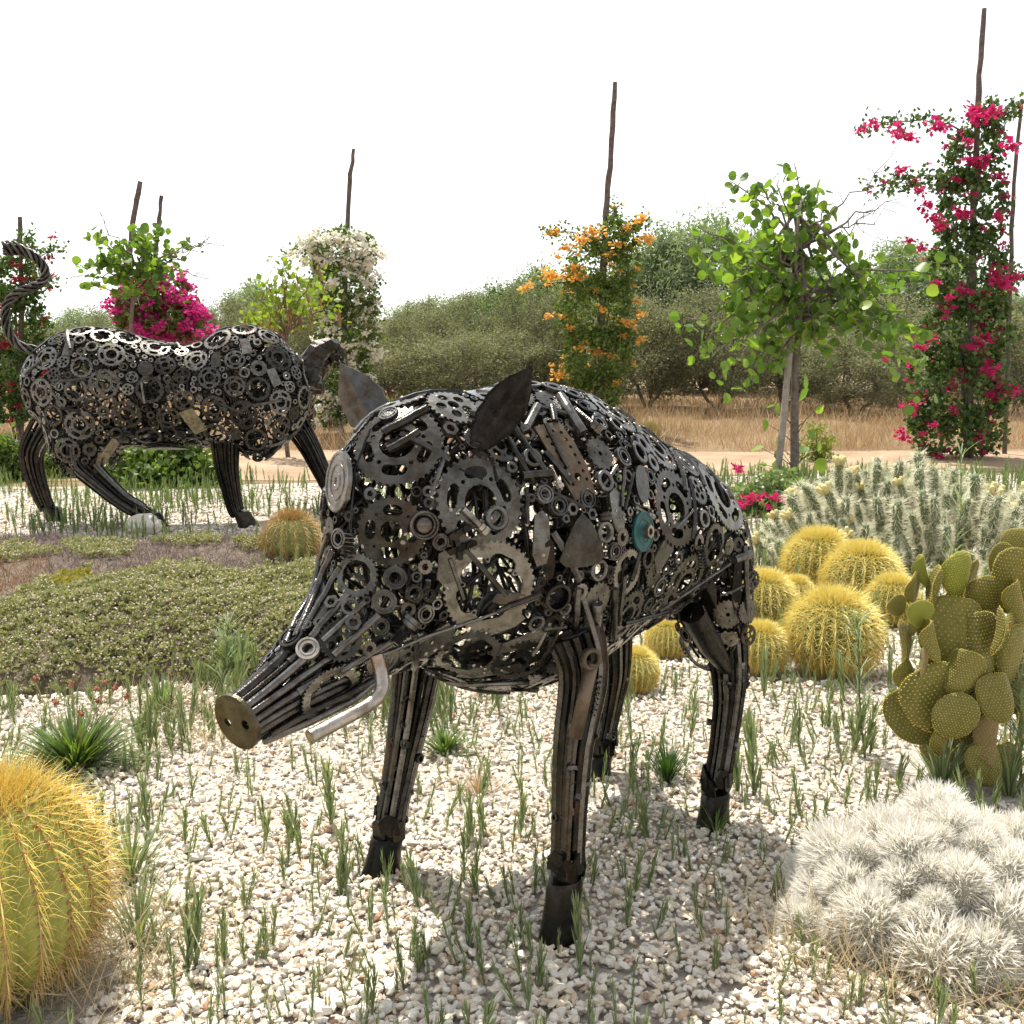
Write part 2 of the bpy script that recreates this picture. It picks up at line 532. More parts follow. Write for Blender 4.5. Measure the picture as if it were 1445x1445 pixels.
bx, by = np.meshgrid(np.linspace(-70, 70, 141), np.concatenate([np.linspace(11.6, 40, 70), np.linspace(42, 95, 15)]))
BP = np.stack([bx.ravel(), by.ravel()], -1)
bi, bj = np.meshgrid(np.arange(84), np.arange(140), indexing='ij')
ba_ = bi * 141 + bj
bank = mkobj("orchard_bank", np_mesh("orchard_bank", np.c_[BP, bank_h(BP)], [np.stack([ba_, ba_ + 1, ba_ + 142, ba_ + 141], -1).reshape(-1, 4)], True), M['earth'])
bank["kind"] = "structure"

# footprints to keep clear: (x, y, r)
BAR = dict(c=np.array([.137, 2.215, 0.0]))
KEEP = []


def clear(P, extra=0.0):
    ok = np.ones(len(P), bool)
    for (x, y, r) in KEEP:
        ok &= (P[:, 0] - x) ** 2 + (P[:, 1] - y) ** 2 > (r + extra) ** 2
    return ok


# ---- ground cover mounds at the left: heights used by everything that grows on them
COVER = [  # x, y, rx, ry, height
    (-1.22, 4.05, 1.00, .66, .21), (-1.75, 3.75, .75, .5, .19), (-.75, 4.55, .62, .62, .17),
    (-2.35, 5.35, 1.0, .6, .10), (-1.6, 5.8, .9, .45, .08), (-2.95, 5.6, .9, .7, .08), (-2.1, 4.7, .9, .7, .10), (-2.6, 4.6, .8, .8, .1)]


def cover_h(P):
    h = np.zeros(len(P))
    for x, y, a, b, hh in COVER:
        q = ((P[:, 0] - x) / a) ** 2 + ((P[:, 1] - y) / b) ** 2
        h = np.maximum(h, hh * np.sqrt(np.clip(1 - q, 0, 1)))
    return h * (1 + .22 * vnoise(P[:, :2], 11, 7.0))


gx, gy = np.meshgrid(np.linspace(-4.4, -.05, 130), np.linspace(3.0, 6.8, 110))
GP = np.stack([gx.ravel(), gy.ravel()], -1)
gh = cover_h(GP)
V = np.concatenate([GP, (gh - .02)[:, None]], 1)
i, j = np.meshgrid(np.arange(109), np.arange(129), indexing='ij')
a = i * 130 + j
F = np.stack([a, a + 1, a + 131, a + 130], -1).reshape(-1, 4)
F = F[(gh[F] > .004).any(1)]
mo = mkobj("planted_mound", np_mesh("planted_mound", V, [F], True), M['soil'])
mo["kind"] = "structure"


def to_px(P, z=.06):
    v = np.c_[P, np.full(len(P), z)] - CAMP
    zc = v @ FW
    return 722.5 + FPX * v[:, 0] / zc, 722.5 - FPX * (v @ UP) / zc


def grey_zone(P):     # patches of the mound where the cover has died off
    x, y = to_px(P)
    b = np.interp(x, [0, 52, 95, 170, 200, 232, 310, 440], [868, 838, 820, 822, 812, 796, 794, 788])
    n = 9 * vnoise(P, 21, 6) + 5 * vnoise(P, 22, 17)
    green = y + n > b
    for cx, cy, rx, ry in ((26, 787, 50, 13), (140, 780, 48, 19), (265, 765, 48, 10), (385, 772, 50, 8)):
        green |= ((x + n - cx) / rx) ** 2 + ((y + .5 * n - cy) / ry) ** 2 < 1
    return ~green


def leaf_template(L, W, bend=.15):
    V = np.array([[0, 0, 0], [-W / 2, bend * L * .3, .5 * L], [W / 2, bend * L * .3, .5 * L], [0, bend * L, L]])
    return V, [np.array([[0, 2, 1], [1, 2, 3]])]


def rosette_template(n, L, W, seed):
    r = np.random.default_rng(seed)
    mb = MB()
    V, F = leaf_template(L, W)
    D = norm(np.stack([r.normal(size=n) * .75, r.normal(size=n) * .75, np.abs(r.normal(size=n)) * .8 + .25], -1))
    v, f = scatter(V, F, D * L * .12, basis(D, r), r.uniform(.7, 1.2, n))
    mb.add(v, *f)
    return v, f


def cover_layer(name, mask, n, mat, label, seed, L=.02, W=.009, tmpl=8, bud=False):
    r = np.random.default_rng(seed)
    P = np.stack([r.uniform(-4.3, -.1, n), r.uniform(3.05, 6.75, n)], -1)
    h = cover_h(P)
    k = (h > .012) & mask(P)
    P, h = P[k], h[k]
    k = r.random(len(P)) < np.clip(1.35 - .13 * P[:, 1], .35, 1)     # fewer where too far to tell apart
    P, h = P[k], h[k]
    mb = MB()
    for t in range(3):
        s = np.arange(len(P)) % 3 == t
        v, f = rosette_template(tmpl, L, W, seed + t)
        Q = np.concatenate([P[s], (h[s] + r.uniform(-.012, .012, s.sum()))[:, None]], 1)
        Rm = basis(np.stack([r.normal(size=len(Q)) * .3, r.normal(size=len(Q)) * .3, np.ones(len(Q))], -1), r)
        vv, ff = scatter(v, f, Q, Rm, r.uniform(.7, 1.35, len(Q)) * (1 + .12 * (P[s][:, 1] - 3.2)))
        mb.add(vv, *ff, m=0)
    mats = [mat]
    if bud:
        iv, iff = OCT
        s = r.random(len(P)) < .85
        Q = np.concatenate([P[s] + r.normal(size=(s.sum(), 2)) * .004, (h[s] + r.uniform(.012, .022, s.sum()))[:, None]], 1)
        vv, ff = scatter(iv, [iff], Q, rand_rot(len(Q), r), r.uniform(.003, .0056, len(Q)) * (1 + .1 * (Q[:, 1] - 3)))
        mb.add(vv, *ff, m=1)
        mats.append(M['cover_bud'])
    o = mb.build(name, mats)
    tag(o, label, "ground cover", kind="stuff")
    return o


def yel(P):
    x, y = to_px(P)
    n = 12 * vnoise(P, 23, 8)
    return (((x + n - 112) / 44) ** 2 + ((y + .4 * n - 832) / 17) ** 2 < 1) | (((x + n - 215) / 26) ** 2 + ((y - 820) / 10) ** 2 < 1)

cover_layer("ground_cover", lambda P: ~grey_zone(P) & ~yel(P), 62000, M['cover_green'],
            "low mat of small fleshy green leaves with pale buds spreading over the mound", 31, bud=True)
cover_layer("yellow_ground_cover", lambda P: ~grey_zone(P) & yel(P), 60000, M['cover_yellow'],
            "yellowed patch of fleshy ground cover on the mound", 37)


def brown_zone(P):
    x, y = to_px(P)
    return (x + 14 * vnoise(P, 24, 7) < 75) & (y > 797)


def dead_layer(name, mask, n, mat, label, seed):
    r = np.random.default_rng(seed)
    P = np.stack([r.uniform(-4.3, -.1, n), r.uniform(3.05, 6.75, n)], -1)
    h = cover_h(P)
    k = (h > .004) & mask(P)
    P, h = P[k], h[k]
    V = np.array([[-.0011, 0, 0], [.0011, 0, 0], [.0009, .006, .03], [-.0009, .006, .03], [0, .016, .055]])
    F3, F4 = np.array([[3, 2, 4]]), np.array([[0, 1, 2, 3]])
    Q = np.concatenate([P, (h - .018)[:, None]], 1)
    D = np.stack([r.normal(size=len(Q)) * .8, r.normal(size=len(Q)) * .8, np.abs(r.normal(size=len(Q))) + .35], -1)
    v, f = scatter(V, [F3, F4], Q, basis(D, r), r.uniform(.6, 1.3, len(Q)))
    o = mkobj(name, np_mesh(name, v, f), mat)
    tag(o, label, "ground cover", kind="stuff")


dead_layer("dead_ground_cover", lambda P: grey_zone(P) & ~brown_zone(P), 70000, M['cover_grey'],
           "grey lilac dried out twiggy ground cover on the mound", 41)
dead_layer("brown_ground_cover", lambda P: grey_zone(P) & brown_zone(P), 60000, M['cover_red'],
           "reddish brown dead stalks on the mound", 43)

# ---- white gravel: real stones, dense near the camera
def pebble_shapes(sub, k, seed):
    r = np.random.default_rng(seed)
    V, F = ico(sub)
    out = []
    for _ in range(k):
        W = V * r.uniform(.75, 1.25, 3)
        for _p in range(7):
            n = norm(r.normal(size=3))
            d = r.uniform(.5, .85)
            W = W - np.maximum(0, W @ n - d)[:, None] * n
        out.append(W)
    return out, F


def gravel(mb, n, y0, y1, sub, smin, smax, layers, seed):
    r = np.random.default_rng(seed)
    shapes, F = pebble_shapes(sub, 18, seed)
    y = np.sqrt(r.uniform(y0 ** 2, y1 ** 2, n))
    x = r.uniform(-1, 1, n) * (.58 * y + .30)
    P = np.stack([x, y, np.zeros(n)], -1)
    P[:, 2] = r.uniform(-.002, layers, n) + .006 * vnoise(P[:, :2], 2, 5) + .004 * vnoise(P[:, :2], 3, 14)
    k = (cover_h(P[:, :2]) < .01) & (y < 9.4 + .12 * x) & clear(P)
    P = P[k]
    S = np.exp(r.uniform(np.log(smin), np.log(smax), len(P))) * np.where(r.random(len(P)) < .025, 1.5, 1) * (1 + .22 * vnoise(P[:, :2], 4, 3))
    S3 = S[:, None] * np.stack([r.uniform(.8, 1.35, len(P)), r.uniform(.7, 1.05, len(P)), r.uniform(.5, .8, len(P))], -1)
    D = np.stack([r.normal(size=len(P)) * .45, r.normal(size=len(P)) * .45, np.ones(len(P))], -1)
    R = basis(D, r)
    t = r.integers(0, len(shapes), len(P))
    for q in range(len(shapes)):
        s = t == q
        if s.any():
            v, f = scatter(shapes[q], [F], P[s], R[s], S3[s])
            mb.add(v, *f)

# ------------------------------------------------------------------ scrap-metal pieces
def poly_plate(loops, thick=.004, inner=None):
    """flat plate from 2D loops (first = outline, rest = holes): verts (u,v,w) + faces"""
    pts, edges, n = [], [], 0
    for L in loops:
        k = len(L)
        pts += [Vector((float(a), float(b))) for a, b in L]
        edges += [(n + i, n + (i + 1) % k) for i in range(k)]
        n += k
    if inner is not None:
        pts += [Vector((float(a), float(b))) for a, b in inner]
    v2, _, f2, *_ = delaunay_2d_cdt(pts, edges, [], 0, 1e-7)
    P = np.array([(p.x, p.y) for p in v2])
    T = np.array([f for f in f2 if len(f) == 3])
    c = P[T].mean(1)
    ins = np.zeros(len(c), bool)
    for L in loops:
        L = np.asarray(L, float)
        a, b = L, np.roll(L, -1, 0)
        cr = ((a[None, :, 1] > c[:, None, 1]) != (b[None, :, 1] > c[:, None, 1]))
        xi = (b[:, 0] - a[:, 0])[None] * (c[:, None, 1] - a[None, :, 1]) / np.where(b[:, 1] == a[:, 1], 1e-12, b[:, 1] - a[:, 1])[None] + a[None, :, 0]
        ins ^= ((cr & (c[:, None, 0] < xi)).sum(1) % 2 == 1)
    T = T[ins]
    a, b, d = P[T[:, 0]], P[T[:, 1]], P[T[:, 2]]
    flip = np.cross(b - a, d - a) < 0
    T[flip] = T[flip][:, ::-1]
    m = len(P)
    V = np.concatenate([np.c_[P, np.full(m, thick / 2)], np.c_[P, np.full(m, -thick / 2)]])
    E = np.concatenate([T[:, [0, 1]], T[:, [1, 2]], T[:, [2, 0]]])
    es = {(x, y) for x, y in E.tolist()}
    B = np.array([(x, y) for x, y in es if (y, x) not in es])
    Q = np.stack([B[:, 0], B[:, 0] + m, B[:, 1] + m, B[:, 1]], -1)
    return V, [np.concatenate([T, T[:, ::-1] + m]), Q]


def circ(r, n, cx=0, cy=0, ph=0.0):
    a = np.linspace(0, 2 * np.pi, n, endpoint=False) + ph
    return np.stack([cx + r * np.cos(a), cy + r * np.sin(a)], -1)


def teeth_loop(n, R, depth, per=4):
    L = []
    for i in range(n):
        for f, r in ((-.30, 0), (-.13, 1), (.13, 1), (.30, 0)) if per == 4 else ((-.22, 0), (.0, 1), (.22, 0)):
            a = 2 * np.pi * (i + f) / n
            L.append(((R - depth * (1 - r)) * np.cos(a), (R - depth * (1 - r)) * np.sin(a)))
    return np.array(L)


def kidney(r0, r1, a0, a1, n=5):
    rm, rw = (r0 + r1) / 2, (r1 - r0) / 2
    a0 += rw / rm
    a1 -= rw / rm
    L = [(r1 * np.cos(a), r1 * np.sin(a)) for a in np.linspace(a0, a1, n)]
    for s in np.linspace(0, np.pi, 5)[1:-1]:
        L.append(((rm + rw * np.cos(s)) * np.cos(a1) - rw * np.sin(s) * np.sin(a1), (rm + rw * np.cos(s)) * np.sin(a1) + rw * np.sin(s) * np.cos(a1)))
    L += [(r0 * np.cos(a), r0 * np.sin(a)) for a in np.linspace(a1, a0, n)]
    for s in np.linspace(np.pi, 0, 5)[1:-1]:
        L.append(((rm + rw * np.cos(s)) * np.cos(a0) + rw * np.sin(s) * np.sin(a0), (rm + rw * np.cos(s)) * np.sin(a0) - rw * np.sin(s) * np.cos(a0)))
    return np.array(L)


def ring_template(kind, teeth, thick, per=4, hn=14):
    """unit-radius toothed ring; thick in the same unit"""
    dep = min(.09, 2.2 / teeth)
    loops = [teeth_loop(teeth, 1.0, dep, per)]
    inner = circ(.80, 16)
    if kind == 'kidney5':
        loops += [kidney(.52, .76, 2 * np.pi * (i + .16) / 5, 2 * np.pi * (i + .84) / 5) for i in range(5)]
        loops += [circ(.37, hn)] + [circ(.055, 6, .56 * np.cos(2 * np.pi * i / 5), .56 * np.sin(2 * np.pi * i / 5)) for i in range(5)]
        inner = circ(.84, 15)
    elif kind == 'kidney4':
        loops += [kidney(.44, .74, 2 * np.pi * (i + .14) / 4, 2 * np.pi * (i + .74) / 4) for i in range(4)]
        loops += [circ(.30, hn)] + [circ(.05, 6, .62 * np.cos(2 * np.pi * (i + .95) / 4), .62 * np.sin(2 * np.pi * (i + .95) / 4)) for i in range(4)]
        inner = circ(.83, 14)
    elif kind == 'open':
        L = []
        for i in range(5):
            b = 2 * np.pi * i / 5
            for f, r in ((-.36, .72), (-.25, .74), (-.14, .72), (-.06, .64), (-.035, .54), (.035, .54), (.06, .64), (.14, .72), (.25, .74), (.36, .72)):
                L.append((r * np.cos(b + 2 * np.pi * f / 5 * 1.35), r * np.sin(b + 2 * np.pi * f / 5 * 1.35)))
        loops += [np.array(L)] + [circ(.04, 6, .61 * np.cos(2 * np.pi * i / 5), .61 * np.sin(2 * np.pi * i / 5)) for i in range(5)]
        inner = circ(.83, 16)
    elif kind == 'blank':
        loops += [circ(.14, 10)] + [circ(.06, 6, .45 * np.cos(a), .45 * np.sin(a)) for a in (.3, 1.9, 3.4, 5.0)]
        inner = np.concatenate([circ(.7, 14), circ(.3, 8)])
    elif kind == 'holes':
        loops += [circ(.20, hn, .52 * np.cos(a), .52 * np.sin(a)) for a in np.arange(5) * 2 * np.pi / 5] + [circ(.22, hn)]
        inner = circ(.82, 14)
    elif kind == 'scallop':
        a = np.linspace(0, 2 * np.pi, 48, endpoint=False)
        r = .64 + .035 * np.abs(np.sin(a * 5))
        loops += [np.stack([r * np.cos(a), r * np.sin(a)], -1)]
        inner = circ(.83, 16)
    elif kind == 'hub':
        loops += [circ(.45, hn)]
        inner = circ(.72, 12)
    return poly_plate(loops, thick, inner)


def bearing_template(seg=20):
    pr = [(1, -.22), (1, .22), (.95, .27), (.80, .27), (.78, .12), (.66, .12), (.64, .27), (.50, .27), (.46, .22), (.46, -.22), (.5, -.27), (.95, -.27)]
    V, F = lathe(pr, seg, True)
    return V, [F[:, ::-1]]


def washer_template(seg=16, ri=.45, h=.2):
    V, F = lathe([(1, -h), (1, h * .7), (.93, h), (ri + .07, h), (ri, h * .7), (ri, -h)], seg, True)
    return V, [F[:, ::-1]]


def nut_template():
    return poly_plate([circ(1, 6), circ(.52, 10)], .75)


def dome_template(seg=20):
    V1, F1 = lathe([(1, -.25), (1, .2), (.94, .28), (.86, .28), (.80, .2), (.80, -.1), (.70, -.12), (.66, .02), (.58, .16), (.42, .29), (.2, .37), (.001, .39)], seg)
    return V1, [F1[:, ::-1]]


def disc_template(seg=24):
    V, F = lathe([(1, -.06), (1, .05), (.97, .08), (.90, .08), (.88, .05), (.62, .05), (.60, .08), (.55, .08), (.53, .05), (.3, .06), (.27, .10), (.14, .10), (.12, .06), (.001, .05)], seg)
    return V, [F[:, ::-1]]


def pipe_end_template(seg=18):
    V, F = lathe([(1, -1.2), (1, .45), (.94, .5), (.80, .5), (.76, .42), (.76, -1.2)], seg, True)
    return V, [F[:, ::-1]]


def mb_tpl(parts):
    mb = MB()
    for V, *Fs in parts:
        mb.add(V, *Fs)
    ks = sorted(mb.F)
    return np.concatenate(mb.V), [np.concatenate(mb.F[k]) for k in ks]


def bolt_template(sides=8):
    """threaded bolt along x, unit half-length, radius .12"""
    P, R = [(-1, 0, 0), (-.98, 0, 0)], [.10, .12]
    for x in np.linspace(-.9, .25, 12):
        P += [(x, 0, 0), (x + .045, 0, 0)]
        R += [.145, .105]
    P += [(.36, 0, 0), (.38, 0, 0), (.62, 0, 0), (.64, 0, 0), (.66, 0, 0), (.95, 0, 0), (1, 0, 0)]
    R += [.11, .20, .20, .17, .24, .24, .2]
    P = np.array(P, float)
    V, F, T = tube(P, R, sides)
    return V, [F, T]


def spring_template(turns=7, sides=5):
    a = np.linspace(0, turns * 2 * np.pi, turns * 9)
    P = np.stack([np.linspace(-1, 1, len(a)), .26 * np.cos(a), .26 * np.sin(a)], -1)
    V, F, T = tube(P, .055, sides)
    return V, [F, T]


def chain_template(n=6):
    """roller chain along x, unit half-length"""
    parts = []
    p = 2.0 / n
    for i in range(n):
        x0, x1 = -1 + i * p, -1 + (i + 1) * p
        for s in (-1, 1):
            L = np.concatenate([circ(p * .34, 10, x0 + p * .1)[[3, 4, 5, 6, 7]], circ(p * .34, 10, x1 - p * .1)[[8, 9, 0, 1, 2]]])
            V, Fs = poly_plate([L], .05)
            V = V[:, [0, 1, 2]]
            V[:, 2] += s * (.11 if i % 2 else .17)
            parts.append((V, *Fs))
        V, F, T = tube(np.array([[x0 + p * .1, 0, -.2], [x0 + p * .1, 0, .2]]), p * .2, 8)
        parts.append((V, F, T))
    return mb_tpl(parts)


T_NEAR = dict(kidney5=[ring_template('kidney5', n, .05) for n in (34, 42)], kidney4=[ring_template('kidney4', n, .05) for n in (30, 38)],
              open=[ring_template('open', n, .05) for n in (36, 44)], blank=[ring_template('blank', n, .09) for n in (15, 20)],
              holes=[ring_template('holes', n, .08) for n in (18, 26)], scallop=[ring_template('scallop', 26, .1)], hub=[ring_template('hub', 14, .16)],
              bearing=[bearing_template()], washer=[washer_template()], washer2=[washer_template(16, .62, .3)], nut=[nut_template()], dome=[dome_template()],
              disc=[disc_template()], pipe=[pipe_end_template()], bolt=[bolt_template()], spring=[spring_template()], chain=[chain_template()])
T_FAR = dict(kidney5=[ring_template('kidney5', n, .06, 3, 10) for n in (22, 26)], kidney4=[ring_template('kidney4', n, .06, 3, 10) for n in (20, 24)],
             open=[ring_template('open', n, .06, 3) for n in (22, 26)], blank=[ring_template('blank', 13, .1, 3)], holes=[ring_template('holes', 15, .09, 3, 8)],
             hub=[ring_template('hub', 12, .16, 3, 10)], bearing=[bearing_template(12)], washer=[washer_template(12)], washer2=[washer_template(12, .62, .3)], nut=[nut_template()],
             dome=[dome_template(12)], disc=[disc_template(14)], bolt=[bolt_template(6)], spring=[spring_template(6, 4)])
PART_NAME = dict(kidney5='chainring', kidney4='chainring', open='chainring', scallop='chainring', blank='sprocket', holes='sprocket', hub='sprocket', bearing='bearing',
                 washer='washer', washer2='ring', nut='nut', dome='eye', disc='disc', pipe='pipe_end', bolt='bolt', spring='spring', chain='chain', fan='plate', strip='plate', oval='plate')


def sd_ell(P, c, r):
    q = P - np.array(c)
    r = np.array(r)
    k0 = np.sqrt(((q / r) ** 2).sum(-1))
    k1 = np.sqrt(((q / (r * r)) ** 2).sum(-1)) + 1e-9
    return k0 * (k0 - 1) / k1


def sd_cone(P, a, b, ra, rb):
    a, b = np.array(a, float), np.array(b, float)
    ba = b - a
    t = np.clip(((P - a) @ ba) / (ba @ ba), 0, 1)
    return np.sqrt(((P - a - t[..., None] * ba) ** 2).sum(-1)) - (ra + (rb - ra) * t)


def smin(a, b, k):
    h = np.maximum(k - np.abs(a - b), 0) / k
    return np.minimum(a, b) - h * h * k * .25


class Skin:
    """a body given as a distance function; pieces are bent onto it"""
    def __init__(self, fn):
        self.f = fn

    def grad(self, P, e=1e-3):
        k = [(1, -1, -1), (-1, -1, 1), (-1, 1, -1), (1, 1, 1)]
        g = 0
        for d in k:
            d = np.array(d, float)
            g = g + d * self.f(P + d * e)[..., None]
        return g / (4 * e)

    def project(self, P, it=3, lim=.05):
        for _ in range(it):
            d = self.f(P)
            g = self.grad(P)
            st = d / np.maximum((g * g).sum(-1), .05)
            P = P - np.clip(st, -lim, lim)[..., None] * g
        return P, norm(self.grad(P))

    def cast(self, o, d, t0, t1, n=500):
        ts = np.linspace(t0, t1, n)
        P = o + d * ts[:, None]
        f = self.f(P)
        h = np.nonzero(f < .003)[0]
        i = h[0] if len(h) else int(np.argmin(f))
        Q, N = self.project(P[i:i + 1], 4)
        return Q[0], N[0], len(h) > 0

    def bend(self, tV, c, n, t, k):
        """template verts (u,v,w) -> skin around c"""
        t = norm(t - n * (t @ n))
        b = np.cross(n, t)
        base = c + tV[:, 0:1] * t + tV[:, 1:2] * b
        if k <= 0:
            return base + tV[:, 2:3] * n
        q, g = self.project(base, 2)
        p = base * (1 - k) + q * k
        nn = norm(n * (1 - k) + g * k)
        return p + nn * tV[:, 2:3]


class Sculpture:
    def __init__(self, root, skin, tpl, mats, prefix_n=300):
        self.root, self.skin, self.T, self.mats = root, skin, tpl, mats
        self.C, self.R = [], []
        self.count = {}
        self.small = MB()

    def piece(self, kind, c, n, r, t=None, k=.6, off=0.0, mat=None, mark=True, parent=None, small=False, sc=None):
        V, Fs = random.choice(self.T[kind])
        V = V * r if sc is None else V * np.array(sc)
        t = norm(rng.normal(size=3)) if t is None else t
        W = self.skin.bend(V, c + n * off, n, t, k)
        if mark:
            self.C.append(c)
            self.R.append(r)
        if small:
            self.small.add(W, *Fs)
            return None
        nm = PART_NAME[kind]
        o = mkobj(nm, np_mesh(nm, W, Fs, kind in ('bearing', 'dome', 'disc', 'pipe', 'washer2')), mat or self.mats[-1 if nm in ('chainring', 'sprocket', 'disc') else 0], parent or self.root)
        if kind in ('bearing', 'dome', 'disc', 'pipe', 'washer2'):
            o.data.shade_smooth()
            o.data.set_sharp_from_angle(angle=.6)
        self.count[nm] = self.count.get(nm, 0) + 1
        return o

    def plate(self, loop, c, n, t, thick=.004, k=.7, mat=None, holes=(), off=0.0, name='plate', inner=None, parent=None):
        V, Fs = poly_plate([np.asarray(loop, float)] + [np.asarray(h) for h in holes], thick, inner)
        W = self.skin.bend(V, c + n * off, n, t, k)
        self.C.append(c)
        self.R.append(float(np.abs(loop).max() * .8))
        return mkobj(name, np_mesh(name, W, Fs), mat or self.mats[-1], parent or self.root)

    def rod(self, A, B, r, off=0.0, n=7, sides=6, mat=None, name='rod', snap=True, parent=None, into=None):
        P = np.asarray(A)[None] + np.linspace(0, 1, n)[:, None] * (np.asarray(B) - np.asarray(A))[None]
        if snap:
            P, N = self.skin.project(P, 3)
            P = P + N * off
        V, F, T = tube(P, r, sides)
        if into is not None:
            into.add(V, F, T)
            return None
        o = mkobj(name, np_mesh(name, V, [F, T], True), mat or self.mats[0], parent or self.root)
        o.data.set_sharp_from_angle(angle=1.0)
        return o

    def free_radius(self, P):
        if not self.C:
            return np.full(len(P), 9.0)
        C, R = np.array(self.C), np.array(self.R)
        return (np.sqrt(((P[:, None] - C[None]) ** 2).sum(-1)) - R[None]).min(1)

    def fill(self, lo, hi, passes, n=5000, seed=1, region=None):
        r = np.random.default_rng(seed)
        P = r.uniform(lo, hi, (n * 14, 3))
        P = P[np.abs(self.skin.f(P)) < .03][:n]
        P, N = self.skin.project(P, 4)
        if region is not None:
            k = region(P)
            P, N = P[k], N[k]
        for rmin, rmax, kinds, bend, small in passes:
            fr = self.free_radius(P)
            live = np.nonzero(fr > rmin * .9)[0]
            for i in live:
                d = fr[i]
                if d < rmin * .94:
                    continue
                rad = min(rmax * r.uniform(.85, 1.0), d * 1.05)
                if rad < rmin:
                    continue
                kd = kinds[r.integers(len(kinds))]
                self.piece(kd, P[i], N[i], rad, k=bend, off=r.uniform(-.003, .003), small=small or self.count.get(PART_NAME[kd], 0) >= 298)
                d2 = np.sqrt(((P - P[i]) ** 2).sum(-1)) - rad
                fr = np.minimum(fr, d2)


# ------------------------------------------------------------------ the boar
BO = np.array([.137, 2.215, 0.0])
BX = norm(np.array([-.662, -.75, 0.0]))
BL = np.array([-BX[1], BX[0], 0.0])
BZ = math.atan2(BX[1], BX[0])


def w2b(P):
    v = np.asarray(P, float) - BO
    return np.stack([v @ BX, v @ BL, v[..., 2]], -1)


def w2b_dir(d):
    return np.array([d @ BX, d @ BL, d[2]])


def boar_f(P):
    d = sd_ell(P, (.16, 0, .742), (.397, .25, .314))
    d = smin(d, sd_ell(P, (-.188, 0, .713), (.286, .235, .207)), .12)
    d = smin(d, sd_ell(P, (.422, 0, .809), (.23, .165, .235)), .06)
    d = smin(d, sd_cone(P, (.581, 0, .651), (.81, 0, .54), .11, .050), .08)
    for s in (1, -1):
        d = smin(d, sd_ell(P, (-.345, s * .145, .578), (.075, .10, .204)), .06)
    return d


boar = empty("boar_sculpture", BO, BZ)
tag(boar, "life size wild boar sculpture welded from chainrings, bearings and rods standing on white gravel", "sculpture")
bs = Sculpture(boar, Skin(boar_f), T_NEAR, [M['steel'], M['steel_ring']])


def bpx(x, y, yl=None):
    """photo pixel -> point and normal on the boar's skin, metres per pixel there"""
    d = ray(x, y)
    p, n, hit = bs.skin.cast(w2b(CAMP), w2b_dir(d), 1.0, 3.2)
    w = BO + p[0] * BX + p[1] * BL + np.array([0, 0, p[2]])
    return p, n, ((w - CAMP) @ FW) / FPX


BRIGHT = w2b_dir(np.array([1.0, 0, 0]))          # picture right and up in boar space, for orienting pieces
BUP = np.array([0, 0, 1.0])


def feat(kind, x, y, rpx, ang=None, k=.6, mat=None, off=0.0, parent=None, mark=True):
    p, n, s = bpx(x, y)
    t = None
    if ang is not None:
        a = math.radians(ang)
        t = BRIGHT * math.cos(a) + BUP * math.sin(a)
    return bs.piece(kind, p, n, rpx * s, t=t, k=k, off=off, mat=mat, parent=parent, mark=mark)


def frod(x0, y0, x1, y1, rpx, off=.004, mat=None, n=7, sides=7, name='rod', mid=()):
    pts = [(x0, y0), *mid, (x1, y1)]
    Q, s = [], 0
    for (xa, ya), (xb, yb) in zip(pts[:-1], pts[1:]):
        for t in np.linspace(0, 1, max(2, n // max(1, len(pts) - 1)), endpoint=False):
            p, nn, s = bpx(xa + t * (xb - xa), ya + t * (yb - ya))
            Q.append(p + nn * (off))
    p, nn, s = bpx(*pts[-1])
    Q.append(p + nn * off)
    V, F, T = tube(np.array(Q), rpx * s, sides)
    o = mkobj(name, np_mesh(name, V, [F, T], True), mat or M['steel'], boar)
    o.data.set_sharp_from_angle(angle=1.0)
    bs.C.append(np.mean(Q, 0))
    bs.R.append(.012)
    return o


def flong(kind, x0, y0, x1, y1, rpx, mat=None, off=.006):
    """bolt / spring / chain laid from pixel to pixel"""
    a, na, s = bpx(x0, y0)
    b, nb, s = bpx(x1, y1)
    c, n = (a + b) / 2, norm(na + nb)
    L = np.linalg.norm(b - a) / 2
    V, Fs = T_NEAR[kind][0]
    k = {'bolt': .2, 'spring': .3, 'chain': .2}[kind]
    V = V * np.array([L, rpx * s / k, rpx * s / k])
    W = bs.skin.bend(V, c + n * off, n, norm(b - a), 0)
    bs.C.append(c)
    bs.R.append(L * .6)
    return mkobj(PART_NAME[kind], np_mesh(PART_NAME[kind], W, Fs), mat or M['steel'], boar)


